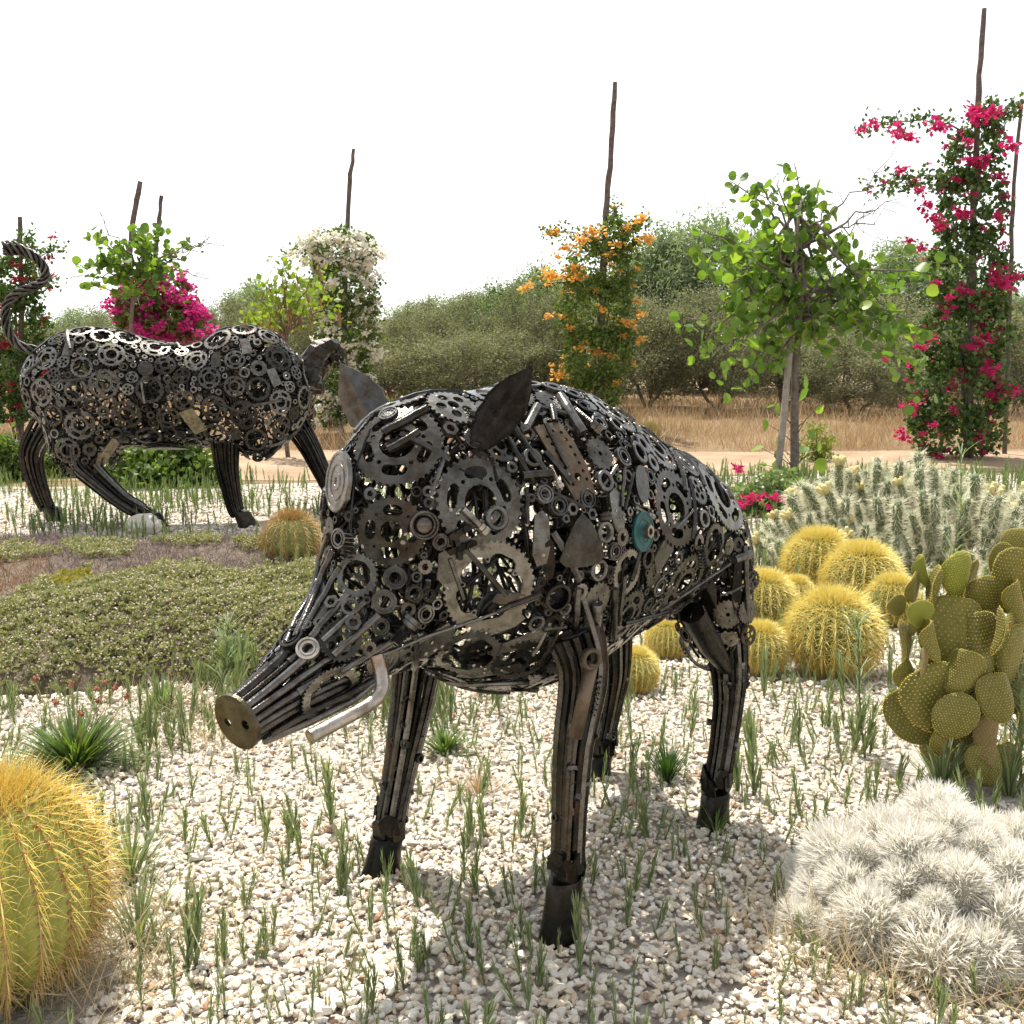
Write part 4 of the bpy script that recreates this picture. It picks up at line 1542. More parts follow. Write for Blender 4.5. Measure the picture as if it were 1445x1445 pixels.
# legs
for pts, yl, rad, fwd, sd in [
        ([(118, 600), (112, 650), (135, 672), (172, 706), (212, 738)], -.20, [.11, .09, .072, .055, .048], (1, 0, 0), 1),
        ([(70, 590), (42, 636), (48, 670), (60, 704), (68, 728)], .20, [.10, .08, .062, .05, .045], (1, 0, 0), 2),
        ([(318, 622), (320, 660), (326, 690), (332, 718), (338, 734)], -.20, [.085, .068, .052, .045, .045], (1, 0, 0), 3),
        ([(410, 590), (436, 630), (456, 672), (474, 705), (486, 722)], .20, [.09, .07, .055, .05, .045], (1, 0, 0), 4)]:
    path = [upx(x, y, yl * (1 - .0 * i)) for i, (x, y) in enumerate(pts)]
    lift = .085
    path[-1][2] = max(path[-1][2], lift)
    o, P, Rr = leg(path, rad, 16, .011, M['steel_dark'] if sd != 1 else M['steel_far'], bull, M['steel_dark'], seed=20 + sd, sides=5)
    b = path[-1] + np.array([.05, 0, 0])
    b[2] = -.006
    hoof(path[-1] + np.array([0, 0, .02]), b, .05, .066, (1, 0, 0), M['hoof'], o)
# tail: twisted rods in an S with a bushy knot at the end
TPX = [(56, 496), (22, 488), (8, 462), (6, 432), (22, 412), (52, 404), (66, 392), (62, 374), (44, 358), (22, 350), (4, 350)]
tq = np.array([upx(x, y, .0 - .02 * i) for i, (x, y) in enumerate(TPX)])
q = np.linspace(0, len(tq) - 1, 60)
TQ = np.stack([np.interp(q, np.arange(len(tq)), tq[:, i]) for i in range(3)], -1)
for _ in range(8):
    TQ[1:-1] = (TQ[:-2] + 2 * TQ[1:-1] + TQ[2:]) / 4
Tt, Tn, Tb = frames(TQ)
rt = np.interp(np.linspace(0, 1, 60), [0, .1, .85, .93, 1], [.034, .026, .03, .055, .045])
tail = None
mbt = MB()
V, F, T = tube(TQ, rt * .6, 6)
mbt.add(V, F, T)
tail = mkobj("tail", mbt.mesh("tail", True), M['steel_dark'], bull)
for k in range(5):
    a = 2 * np.pi * k / 5 + np.linspace(0, 26, 60)
    V, F, T = tube(TQ + rt[:, None] * .8 * (np.cos(a)[:, None] * Tn + np.sin(a)[:, None] * Tb), .0095, 5)
    mkobj('rod', np_mesh('rod', V, [F, T], True), M['steel_far'], tail)
# horns, one rising above the neck
for s, pts in ((1, [(432, 545), (436, 520), (448, 496), (462, 487), (474, 491), (484, 503)]), (-1, None)):
    if pts:
        hp = np.array([upx(x, y, .12 + .02 * i) for i, (x, y) in enumerate(pts)])
        H0 = hp
    else:
        hp = H0 + np.array([.0, .42, -.06])
    q = np.linspace(0, 5, 20)
    P = np.stack([np.interp(q, np.arange(6), hp[:, i]) for i in range(3)], -1)
    for _ in range(3):
        P[1:-1] = (P[:-2] + 2 * P[1:-1] + P[2:]) / 4
    V, F, T = tube(P, np.interp(q, [0, 2, 4, 5], [.10, .08, .05, .02]), 9)
    V = V + .006 * rng.normal(size=V.shape)
    mkobj('horn', np_mesh('horn', V, [F, T]), M['steel_dark'], bull)
# belly plate
p = upx(235, 640, -.05)
p, n = us.skin.project(p[None], 6)
us.plate(circ(.12, 14) * np.array([1.2, .8]), p[0], n[0], np.array([1.0, 0, 0]), .008, .4, M['steel_dark'], off=.03)

# ------------------------------------------------------------------ cacti
def spine_tpl(curve=.25, w=.016):
    """unit-length spine along z, bending towards +y; three-sided"""
    a = np.array([0, 2.094, 4.189])
    V = []
    for t, ww in ((0, 1.0), (.5, .75)):
        for q in a:
            V.append((w * ww * np.cos(q), w * ww * np.sin(q) + curve * t * t, t))
    V.append((0, curve, 1 - .3 * abs(curve)))
    F4 = np.array([[0, 1, 4, 3], [1, 2, 5, 4], [2, 0, 3, 5]])
    F3 = np.array([[3, 4, 6], [4, 5, 6], [5, 3, 6]])
    return np.array(V), [F3, F4]


def basis_down(D, ref):
    """rotation with z along D and y as close to ref as possible"""
    D = norm(D)
    y = norm(ref - D * (D * ref).sum(-1, keepdims=True))
    return np.stack([np.cross(y, D), y, D], -1)


def barrel_meshes(R, Hh, ribs, spines_per, seed, slen=.26, width=.014, n_lat=15, up_bias=1.0):
    """body mesh + spine arrays for a ribbed globe, base at z=0"""
    r = np.random.default_rng(seed)
    na, nl = ribs * 6, 26
    th = np.linspace(0.0, 2.55, nl)               # polar angle from the crown
    ph = np.linspace(0, 2 * np.pi, na, endpoint=False)
    def rad(th, ph):
        rib = np.abs(np.cos(ph * ribs / 2))        # 1 on the crest
        a = .13 * np.clip(np.sin(th) * 1.4, 0, 1)
        return 1 - a + a * rib ** .8
    zc = Hh * .52
    def pt(th, ph):
        k = rad(th, ph)
        cr = -.10 * np.exp(-(th / .28) ** 2)
        return np.stack([R * k * np.sin(th) ** .92 * np.cos(ph), R * k * np.sin(th) ** .92 * np.sin(ph), zc + Hh * .52 * (np.cos(th) * k + cr)], -1)
    TH, PH = np.meshgrid(th[1:], ph, indexing='ij')
    V = pt(TH, PH).reshape(-1, 3)
    V = np.concatenate([V, [[0, 0, zc + Hh * .42]]])
    i, j = np.meshgrid(np.arange(nl - 2), np.arange(na), indexing='ij')
    k = (j + 1) % na
    F4 = np.stack([i * na + j, (i + 1) * na + j, (i + 1) * na + k, i * na + k], -1).reshape(-1, 4)
    jj = np.arange(na)
    F3 = np.stack([jj, (jj + 1) % na, np.full(na, len(V) - 1)], -1)
    body = (V, [F3, F4])
    # areoles along the crests
    P, N, D, Ls, old, Rf = [], [], [], [], [], []
    ar = []
    for q in range(ribs):
        p0 = 2 * np.pi * q / ribs
        for t in np.concatenate([[.08, .15, .22, .29], np.linspace(.37, 2.35, n_lat)]):
            t = t + r.normal() * .012
            c = pt(np.array(t), np.array(p0))
            e = 1e-2
            n_ = np.cross(pt(np.array(t + e), np.array(p0)) - c, np.array([-np.sin(p0), np.cos(p0), 0.0]))
            n_ = norm(np.array([np.sin(t) * np.cos(p0), np.sin(t) * np.sin(p0), np.cos(t) * R / Hh * 1.6]))
            dn = norm(pt(np.array(t + e), np.array(p0)) - pt(np.array(t - e), np.array(p0)))
            sd_ = np.cross(n_, dn)
            ar.append((c, n_))
            for m in range(spines_per):
                a = 2 * np.pi * m / spines_per + r.normal() * .15
                tilt = 1.18 if m % 3 else .55
                if t < .55:
                    tilt *= .45 * up_bias
                d = n_ * np.cos(tilt) + (dn * np.cos(a) + sd_ * np.sin(a)) * np.sin(tilt) + r.normal(size=3) * .08
                P.append(c + n_ * .002); D.append(d); Rf.append(dn if t > .4 else d + r.normal(size=3) * .4)
                Ls.append(R * slen * r.uniform(.6, 1.15) * (1.15 if m % 3 == 0 else 1)); old.append(t)
            P.append(c); D.append(n_ * .75 + dn * (.55 if t > .5 else -.1) + r.normal(size=3) * .05)
            Rf.append(dn); Ls.append(R * slen * r.uniform(1.0, 1.45)); old.append(t)
    P, D, Ls, old, Rf = map(np.array, (P, D, Ls, old, Rf))
    tv, tf = spine_tpl(.28, width)
    out = []
    lim = 1.55 + .25 * r.normal(size=len(old))
    for s in (old < lim, old >= lim):
        v, f = scatter(tv, tf, P[s], basis_down(D[s], Rf[s]), Ls[s])
        out.append((v, f))
    iv, iff = ico(0)
    AC = np.array([a for a, _ in ar]); AN = np.array([b for _, b in ar])
    v, f = scatter(iv, [iff], AC, basis(AN, r), np.stack([np.full(len(AC), R * .030)] * 2 + [np.full(len(AC), R * .022)], -1))
    return body, out[0], out[1], (v, f)


BAR_CACHE = {}


def barrel(loc, R, Hh, label, key, group=None, rz=0.0, tilt=(0, 0), skin=None, new=None, oldm=None, **kw):
    if key not in BAR_CACHE:
        b, s0, s1, a = barrel_meshes(1.0, Hh / R, **kw)
        BAR_CACHE[key] = [np_mesh('stem', b[0], b[1], True), np_mesh('spines', s0[0], s0[1]), np_mesh('spines', s1[0], s1[1]), np_mesh('areoles', a[0], a[1], True)]
        for me, m in zip(BAR_CACHE[key], (skin or M['cactus'], new or M['gold'], oldm or M['goldold'], M['areole'])):
            me.materials.append(m)
    root = empty("barrel_cactus", loc, rz)
    root.scale = (R, R, R)
    root.rotation_euler = (tilt[0], tilt[1], rz)
    tag(root, label, "cactus", group)
    ms = BAR_CACHE[key]
    st = mkobj('stem', ms[0], None, root)
    for me, nm in zip(ms[1:], ('spines', 'spines', 'areole_wool')):
        o = mkobj(nm, me, None, st)
        o["kind"] = "stuff"
    return root


g = gnd(-4, 1392)
barrel(g, .192, .355, "big golden barrel cactus with widely spaced ribs beside the leafy tuft", "near", ribs=22, spines_per=10, seed=3, slen=.29, width=.0105, n_lat=21, rz=.15)
KEEP.append((g[0], g[1], .2))
far_kw = dict(ribs=24, spines_per=10, seed=5, slen=.36, width=.021, n_lat=17)
GRP = "golden barrel cacti clustered behind the boar"
for k, (x, y, wpx, hr, lab) in enumerate([
        (1173, 948, 122, .92, "golden barrel cactus standing clear in front of its cluster, nearest the prickly pear"),
        (1154, 838, 92, .95, "golden barrel cactus at the back of the cluster beside the red flowers"),
        (1214, 862, 100, .95, "golden barrel cactus in the middle of the cluster, its crown bright yellow"),
        (1258, 882, 72, 1.0, "golden barrel cactus half hidden behind the small round prickly pear pads"),
        (1076, 886, 84, 1.15, "taller golden barrel cactus close behind the boar's rump"),
        (1120, 868, 56, .95, "small golden barrel cactus wedged between larger ones"),
        (1072, 948, 74, 1.05, "golden barrel cactus close behind the boar's near hind shin"),
        (896, 974, 62, 1.2, "golden barrel cactus seen under the boar's belly beside its far hind leg"),
        (940, 926, 56, 1.0, "golden barrel cactus under the boar's belly in front of the stifle"),
        (1010, 910, 80, 1.0, "golden barrel cactus hidden behind the boar's hind quarter")]):
    g = gnd(x, y)
    R = wpx * g[1] / FPX / 2 * 1.0
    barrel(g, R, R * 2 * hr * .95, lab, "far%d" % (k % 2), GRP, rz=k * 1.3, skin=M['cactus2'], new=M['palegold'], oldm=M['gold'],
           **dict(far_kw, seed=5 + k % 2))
    KEEP.append((g[0], g[1], R))
g = gnd(413, 792)
barrel(g, .15, .24, "green barrel cactus with brown spines on the mound beside the bull's front hoof", "brown", ribs=15, spines_per=9, seed=8, slen=.42, width=.016, n_lat=13,
       skin=M['cactus2'], new=M['goldold'], oldm=M['goldold'])
g = gnd(917, 622)
barrel(g, .13, .25, "tiny yellow barrel cactus far off by the dry grass", "far0", rz=.4, skin=M['cactus2'], new=M['palegold'], **far_kw)

# ---- prickly pear with contorted pads
def pad_mesh(seed, curl, fold, mat_i, dots=True):
    """unit pad (height 2 along z, base at z=0, thickness along y), plus areole tufts"""
    r = np.random.default_rng(seed)
    nu, nv = 13, 20
    V = []
    u = np.linspace(0, np.pi, nu)
    def shape(X, Z, Y):
        w = X
        y = Y + curl * (w ** 2) * .55 + fold * np.sin(w * 2.4) * .22 + .14 * np.sin(Z * 1.6 + seed) + .05 * np.sin(5 * w + seed)
        return np.stack([w * (1 - .12 * abs(curl)), y, Z], -1)
    outline = lambda a: (np.sin(a) * (.74 + .16 * np.cos(a)), 1.0 + np.cos(a + np.pi) * 1.0 * -1)
    lev = np.linspace(0, 1, nv)
    # top half as layered rings: superellipse thickness profile
    rings = np.array([0, .35, .62, .82, .93, .985, 1.0])
    na = 28
    a = np.linspace(0, 2 * np.pi, na, endpoint=False)
    ox = np.sin(a) * (.72 + .13 * np.cos(a))
    oz = 1.0 + .98 * np.cos(a)
    pts, idx = [], []
    for side in (1, -1):
        for q in rings[:-1] if side == -1 else rings:
            X, Z = ox * q, 1 + (oz - 1) * q
            Y = side * .13 * np.sqrt(max(0, 1 - q ** 3.2)) * np.ones(na)
            pts.append(shape(X, Z, Y))
    P = np.concatenate(pts)
    nr = len(rings)
    F = []
    for i in range(nr - 1):
        for j in range(na):
            k = (j + 1) % na
            F.append((i * na + j, i * na + k, (i + 1) * na + k, (i + 1) * na + j))
    o2 = nr * na
    seq = [o2 + i * na for i in range(nr - 1)] + [(nr - 1) * na]
    for i in range(nr - 1):
        for j in range(na):
            k = (j + 1) % na
            F.append((seq[i] + k, seq[i] + j, seq[i + 1] + j, seq[i + 1] + k))
    # areoles on a diagonal grid, both faces, plus the rim
    C, Nn = [], []
    for side in (1, -1):
        for iz in range(19):
            for ix in range(-8, 9):
                x, z = (ix + .5 * (iz % 2)) * .098, .10 + iz * .104
                zz = z - 1
                am = np.arctan2(x, zz)
                rm = np.hypot(np.sin(am) * (.72 + .13 * np.cos(am)), .98 * np.cos(am))
                q = np.hypot(x, zz) / rm
                if q < .97:
                    Y = side * .13 * np.sqrt(max(0, 1 - q ** 3.2))
                    C.append(shape(np.array(x), np.array(z), np.array(Y)))
                    Nn.append((0, side, 0))
    n_face = len(C)
    for j in range(84):
        aa = 2 * np.pi * j / 84
        C.append(shape(np.array(np.sin(aa) * (.72 + .13 * np.cos(aa))), np.array(1 + .98 * np.cos(aa)), np.array(0.0)))
        Nn.append((np.sin(aa), 0, np.cos(aa)))
    C, Nn = np.array(C) + r.normal(size=(len(C), 3)) * .006, np.array(Nn, float)
    iv, iff = OCT
    v, f = scatter(iv, [iff], C, basis(Nn, r), np.stack([r.uniform(.015, .025, len(C))] * 2 + [r.uniform(.016, .03, len(C))], -1))
    me = np_mesh('pad', P, [np.array(F)], True)
    md = np_mesh('areole_tufts', v, f, fm=(np.arange(len(C)) >= n_face).repeat(8))
    return me, md


PADS = [pad_mesh(1, .45, .9, 0), pad_mesh(2, 1.2, .9, 0), pad_mesh(3, -.7, 1.3, 0), pad_mesh(4, .7, -1.0, 0), pad_mesh(5, 1.6, .8, 0)]
og = gnd(1362, 1092)
pear = empty("prickly_pear", og)
tag(pear, "prickly pear with contorted dotted olive pads growing beside the white haired cactus", "cactus")
KEEP.append((og[0], og[1], .2))
_pm = {}


def pad(x, y, w, h, dy, shape, rz, lean, kind):
    """centre pixel, size in pixels, depth offset (m, + = behind)"""
    Y = og[1] + dy
    c = at(x, y, Y)
    s = Y / FPX
    key = (shape, kind)
    if key not in _pm:
        a, b = PADS[shape][0].copy(), PADS[shape][1].copy()
        a.materials.append(M[{'n': 'pad', 'y': 'pad_new', 'o': 'pad_old'}[kind]])
        b.materials.append(M[{'n': 'glochid', 'y': 'glochid_y', 'o': 'glochid_b'}[kind]])
        b.materials.append(M['glochid_b' if kind == 'o' else 'glochid_y'])
        _pm[key] = (a, b)
    a, b = _pm[key]
    o = mkobj('pad', a, None, pear)
    d = mkobj('areole_tufts', b, None, o)
    d["kind"] = "stuff"
    sx, sz = w * s / 1.45 * 1.14, h * s / 1.97 * 1.1
    Rm = Matrix.Rotation(math.radians(rz), 4, 'Z') @ Matrix.Rotation(math.radians(lean), 4, 'Y')
    cl = Vector(c - og)
    o.scale = (sx, (sx + sz) * .5, sz)
    o.rotation_euler = Rm.to_euler()
    o.location = cl - (Rm @ Vector((0, 0, sz)))


for a in [(1353, 810, 62, 62, -.02, 1, 10, -8, 'y'), (1305, 806, 34, 44, .02, 4, 40, -10, 'y'), (1320, 828, 44, 58, -.03, 1, 60, 8, 'n'), (1291, 832, 44, 48, 0, 0, 30, -12, 'n'),
          (1299, 866, 36, 38, -.10, 0, -10, 0, 'y'), (1267, 855, 30, 30, -.04, 0, 0, -25, 'n'), (1284, 875, 22, 48, -.06, 2, 60, -6, 'n'),
          (1346, 892, 92, 96, -.06, 3, 12, 4, 'n'), (1272, 912, 44, 74, -.02, 2, 35, -14, 'n'), (1388, 852, 58, 78, .0, 1, -20, 6, 'n'),
          (1428, 820, 52, 92, -.02, 0, -40, 6, 'n'), (1440, 770, 44, 46, .05, 3, 0, 0, 'n'), (1430, 880, 58, 58, -.04, 2, 15, 0, 'n'), (1384, 912, 72, 92, -.10, 4, -15, -4, 'n'),
          (1428, 926, 62, 88, -.08, 1, 10, 0, 'n'), (1301, 934, 24, 40, -.15, 2, 30, 0, 'o'), (1322, 985, 96, 100, -.12, 0, -12, -8, 'n'), (1292, 1010, 72, 88, -.06, 3, 25, -22, 'n'),
          (1378, 962, 78, 78, -.05, 2, 0, 0, 'n'), (1424, 962, 66, 86, -.02, 3, 0, 8, 'n'), (1376, 1014, 70, 80, -.08, 1, 10, 0, 'n'), (1402, 1044, 56, 74, -.14, 4, 20, 14, 'o'),
          (1412, 1084, 70, 76, -.06, 0, 0, 0, 'n'), (1336, 928, 60, 64, .0, 0, 0, 0, 'n'), (1340, 1052, 84, 92, .02, 0, 0, -6, 'n'), (1440, 1010, 60, 90, .0, 2, 20, 0, 'n'),
          (1366, 1072, 60, 70, -.02, 0, 10, 0, 'n'), (1456, 900, 60, 80, .06, 3, 0, 6, 'n'), (1470, 1000, 80, 90, .05, 1, 0, 8, 'n'),
          (1318, 905, 46, 60, -.12, 4, 50, -14, 'n'), (1360, 850, 44, 58, .04, 2, -35, 10, 'n'), (1405, 890, 50, 66, -.13, 2, 40, 10, 'n'), (1355, 948, 54, 62, -.14, 4, -40, 16, 'n'),
          (1408, 985, 52, 72, -.14, 3, 35, -12, 'n'), (1290, 960, 48, 66, -.08, 4, 20, -26, 'n'), (1348, 1010, 60, 66, -.15, 2, -25, 10, 'n'), (1440, 850, 44, 60, -.07, 4, 25, -10, 'n'),
          (1392, 1078, 52, 58, -.15, 3, 30, -10, 'n'), (1330, 1040, 56, 60, -.10, 1, 30, -24, 'n'), (1372, 812, 36, 46, .06, 0, 30, 16, 'n'), (1412, 790, 34, 48, .04, 2, -20, 6, 'n')]:
    pad(*a)

# ---- white-haired cactus cushion
def hair_head(seed, nh=4200):
    r = np.random.default_rng(seed)
    iv, iff = ico(2)
    body = iv * np.array([1, 1, 1.12]) * (1 + .05 * r.normal(size=(len(iv), 1)))
    D = norm(r.normal(size=(nh, 3)))
    D = D[D[:, 2] > -.55]
    tv = np.array([[-.0034, 0, 0], [.0034, 0, 0], [.0026, .08, .6], [-.0015, .26, 1.0]])
    ln = r.uniform(.18, .58, len(D)) * (.75 + .7 * np.clip(D[:, 2], 0, 1))
    v, f = scatter(tv, [np.array([[0, 1, 2], [0, 2, 3]])], D * np.array([1, 1, 1.12]) * .96, basis(D + r.normal(size=D.shape) * .28, r), ln)
    return np_mesh('stem', body, [iff], True), np_mesh('hair', v, f)


HH = [hair_head(k) for k in (1, 2, 3, 4)]
for a, b in HH:
    a.materials.append(M['greyskin'])
    b.materials.append(M['whitehair'])
wg = gnd(1328, 1296)
wc = empty("haired_cactus", wg)
tag(wc, "cushion of white haired globe cacti growing in gravel in front of the prickly pear", "cactus")
r7 = np.random.default_rng(77)
DX, DY, DZ = .235, .20, .175                     # the cushion is a low dome of heads
dome = []
tries = 0
while len(dome) < 80 and tries < 9000:
    tries += 1
    d = norm(r7.normal(size=3))
    d[2] = abs(d[2])
    R = .050 * math.exp(r7.normal() * .30)
    c = d * np.array([DX, DY, DZ]) * (1 + .06 * r7.normal())
    if all(np.linalg.norm(c - q) > .62 * (R + S_) for q, S_ in dome):
        dome.append((c, R))
for k, (c, R) in enumerate(dome):
    a, b = HH[k % 4]
    o = mkobj('stem', a, None, wc)
    ax = Vector((c[0] * 1.2, c[1] * 1.2, c[2] + .12)).normalized()
    o.rotation_euler = ax.to_track_quat('Z', 'Y').to_euler()
    o.location = (c[0], c[1], max(.015, c[2] - R * .45))
    o.scale = (R, R, R * r7.uniform(.9, 1.15))
    h = mkobj('hair', b, None, o)
    h["kind"] = "stuff"
# older stems packed below fill the cushion
iv, iff = ico(3)
core = iv * np.array([DX, DY, DZ]) * .9 * (1 + .05 * vnoise(iv, 3, 7)[:, None])
core[:, 2] = np.maximum(core[:, 2], -.01)
mkobj('cushion', np_mesh('cushion', core, [iff], True), M['greyskin'], wc)
KEEP.append((wg[0], wg[1], .27))

# ---- cholla: branching spiny cylinders
def cholla_seg(seed, tip):
    r = np.random.default_rng(seed)
    z = np.linspace(0, 1, 12)
    rr = .115 * np.sqrt(np.clip(1 - ((z - .5) / .53) ** 8, .03, 1)) * (1 + .10 * np.sin(z * 40))
    P = np.stack([.05 * np.sin(z * 3 + seed), .04 * np.sin(z * 2.2), z], -1)
    V, F, T = tube(P, rr, 9)
    mb = MB()
    mb.add(V, F, T)
    if tip:
        for q in range(4):
            a = q * 1.6
            V, F, T = tube(np.array([[.05 * np.cos(a), .05 * np.sin(a), .95], [.14 * np.cos(a), .14 * np.sin(a), 1.1], [.16 * np.cos(a), .16 * np.sin(a), 1.22]]), [.07, .075, .05], 7)
            mb.add(V, F, T, m=1)
    me = mb.mesh('stem', True)
    me.materials.append(M['cholla'])
    me.materials.append(M['cholla_tip'])
    n = 440
    t = r.uniform(0, 1, n)
    a = r.uniform(0, 6.28, n)
    rad = np.stack([np.cos(a), np.sin(a), r.normal(size=n) * .35 + .8 * np.clip(t - .8, 0, 1) * 5 * .6], -1)
    C = np.stack([.05 * np.sin(t * 3 + seed), .04 * np.sin(t * 2.2), t], -1) + rad * np.array([.10, .10, 0])
    tv = np.array([[-.028, 0, 0], [.028, 0, 0], [0, .03, 1.0]])
    v, f = scatter(tv, [np.array([[0, 1, 2]])], C, basis(rad + r.normal(size=(n, 3)) * .3, r), r.uniform(.14, .30, n))
    ms = np_mesh('spines', v, f)
    ms.materials.append(M['chollaspine'])
    return me, ms


CH = [cholla_seg(1, False), cholla_seg(2, False), cholla_seg(3, True), cholla_seg(4, False)]


def cholla(name, loc, nseg, rx, ry, hh, label, seed, L=.19):
    root = empty(name, loc)
    tag(root, label, "cactus")
    r = np.random.default_rng(seed)
    k = 0
    pts = []
    while k < nseg:
        p = r.uniform(-1, 1, 2)
        e = 1 - p @ p
        if e < 0:
            continue
        lev = r.random() ** .55
        top = hh * (math.sqrt(e) * (.85 + .2 * vnoise(np.array([p * 3]), seed, 1.0)[0]))
        z = max(.0, top * lev - L * .8)
        q = np.array([p[0] * rx, p[1] * ry, z])
        if pts and min(np.linalg.norm(q - s) for s in pts) < .045:
            if r.random() < .8:
                continue
        pts.append(q)
        k += 1
        a, b = CH[r.choice([0, 1, 3, 0, 1, 3, 2])]
        o = mkobj('stem', a, None, root)
        d = Vector((p[0] * .55 + r.normal() * .15, p[1] * .55 + r.normal() * .15, 1)).normalized()
        o.rotation_euler = d.to_track_quat('Z', 'Y').to_euler()
        o.location = tuple(q)
        s = L * r.uniform(.75, 1.2)
        o.scale = (s * 1.15, s * 1.15, s)
        h = mkobj('spines', b, None, o)
        h["kind"] = "stuff"
    return root


cg = gnd(1335, 795)
cholla("cholla_cactus", cg, 360, 1.0, .62, .66, "wide cholla cactus of upright cream spined stems behind the prickly pear", 4, .16)
cg2 = gnd(1390, 835)
cholla("cholla_cactus", cg2, 5, .1, .08, .24, "small cholla seedling with a few pale stems right behind the prickly pear", 6, .12)

# ------------------------------------------------------------------ vegetation
LEAF2 = (np.array([[0, 0, 0], [-.5, .1, .45], [.5, .1, .45], [0, .05, 1.0]]), [np.array([[0, 2, 1], [1, 2, 3]])])


def leaf_cloud(mb, C, L, W, r, up=.0, m=0, droop=0.0):
    n = len(C)
    D = r.normal(size=(n, 3)) + np.array([0, 0, up - droop])
    S = np.stack([W * r.uniform(.7, 1.3, n), L * r.uniform(.7, 1.3, n), L * r.uniform(.7, 1.3, n)], -1)
    v, f = scatter(LEAF2[0], LEAF2[1], C, basis(D, r), S)
    mb.add(v, *f, m=m)


def curve_tube(mb, A, B, r0, r1, r, sag=0.0, wob=.06, n=7, sides=5, m=0):
    A, B = np.asarray(A, float), np.asarray(B, float)
    t = np.linspace(0, 1, n)[:, None]
    L = np.linalg.norm(B - A)
    P = A + (B - A) * t + np.array([0, 0, 1.0]) * sag * L * 4 * t * (1 - t)
    P[1:-1] += r.normal(size=(n - 2, 3)) * wob * L * .3
    V, F, T = tube(P, np.linspace(r0, r1, n), sides)
    mb.add(V, F, T, m=m)
    return P


def tree_meshes(seed, H, W, nclump, nleaf, L, Wl, trunk_h, droop=0.0, sig=.2, ntrunk=3, low=.12):
    """(trunk mesh, crown mesh) of a bushy tree H metres tall and W wide"""
    r = np.random.default_rng(seed)
    wood, crown = MB(), MB()
    cz, rz = (H + low * H) / 2, (H - low * H) / 2
    d = norm(r.normal(size=(nclump, 3)))
    rad = r.uniform(.35, 1.0, nclump) ** .6
    C = d * rad[:, None] * np.array([W / 2, W / 2, rz]) + np.array([0, 0, cz])
    C *= 1 + .10 * r.normal(size=(nclump, 1)) * np.array([1, 1, .6])
    C[:, 2] = np.clip(C[:, 2], low * H, H * 1.05)
    forks = []
    for k in range(ntrunk):
        a = 2 * np.pi * k / ntrunk + r.uniform(0, 1)
        e = np.array([np.cos(a) * W * .14, np.sin(a) * W * .14, trunk_h * r.uniform(.8, 1.2)])
        curve_tube(wood, (np.cos(a) * .05, np.sin(a) * .05, -.03), e, .045 * H / 2.5, .03 * H / 2.5, r, wob=.12)
        forks.append(e)
    for k, c in enumerate(C):
        if k % 2 == 0:
            b = forks[r.integers(len(forks))]
            curve_tube(wood, b, c, .022 * H / 2.5, .005, r, sag=.08, n=6, sides=4)
        m = int(nleaf / nclump * r.uniform(.6, 1.4))
        s = sig * r.uniform(.7, 1.3)
        Q = c + r.normal(size=(m, 3)) * np.array([s, s, s * .8])
        if droop:
            Q[:, 2] -= np.abs(r.normal(size=m)) * droop
        leaf_cloud(crown, Q[Q[:, 2] > .08], L, Wl, r, up=.4, droop=droop * 3)
    return wood.mesh('trunk', True), crown.mesh('crown')


OLIVES = [tree_meshes(s, 2.7, 2.9, 75, 24000, .085, .024, .6, sig=.17, low=.06) for s in (1, 2, 3)]
PEPPERS = [tree_meshes(s + 10, 5.0, 3.6, 110, 30000, .16, .045, 1.8, droop=.34, sig=.26, low=.2) for s in (1, 2)]
for a, b in OLIVES:
    a.materials.append(M['bark']); b.materials.append(M['olive'])
for a, b in PEPPERS:
    a.materials.append(M['bark']); b.materials.append(M['pepper'])


def tree(name, ms, px, Y, top, wpx, label, group, H0, W0, rz):
    g = at(px, 600, Y)
    hgt = at(px, top, Y)[2]
    z0 = float(bank_h(np.array([[g[0], Y]]))[0]) - .02
    root = empty(name, (g[0], Y, z0), rz)
    sw = wpx * Y / FPX / W0
    root.scale = (sw, sw, (hgt - z0) / H0)
    tag(root, label, "tree", group)
    mkobj('trunk', ms[0], None, root)
    mkobj('crown', ms[1], None, root)


OL = [(562, 19, 434, 150, "olive tree just behind the white bougainvillea column"), (650, 18, 458, 215, "broad olive tree showing many bare stems behind the boar's crown"),
      (748, 19.5, 404, 150, "olive tree between the boar's ear and the orange bougainvillea"), (465, 22, 405, 170, "olive tree hidden mostly behind the white bougainvillea"),
      (915, 18.5, 404, 190, "olive tree next to the orange bougainvillea on its sapling side"), (1012, 18, 412, 175, "olive tree with a leaning trunk between the orange bougainvillea and the sapling"),
      (840, 23, 405, 170, "olive tree straight behind the orange bougainvillea"), (1105, 19, 436, 150, "olive tree straight behind the round leaved sapling's trunk"),
      (1205, 17.5, 464, 190, "rounded silvery olive tree between the sapling and the pink bougainvillea"), (1290, 19, 418, 190, "olive tree peeping out beside the pink bougainvillea column"),
      (1425, 17.5, 428, 190, "olive tree straight behind the thin dark pole"), (320, 23, 425, 160, "olive tree above the dip of the bull's back"),
      (225, 22, 450, 150, "olive tree behind the magenta bougainvillea"), (95, 22, 452, 150, "olive tree between the red and the magenta bougainvillea"),
      (10, 22, 460, 150, "olive tree behind the red bougainvillea"), (400, 24, 420, 150, "olive tree behind the lime green pod tree"), (1360, 23, 430, 180, "olive tree straight behind the pink bougainvillea column")]
for k, (x, Y, top, w, lab) in enumerate(OL):
    tree("olive_tree", OLIVES[k % 3], x, Y, top, w * 1.12, lab, "orchard olive trees", 2.75, 3.3, k * 1.7)
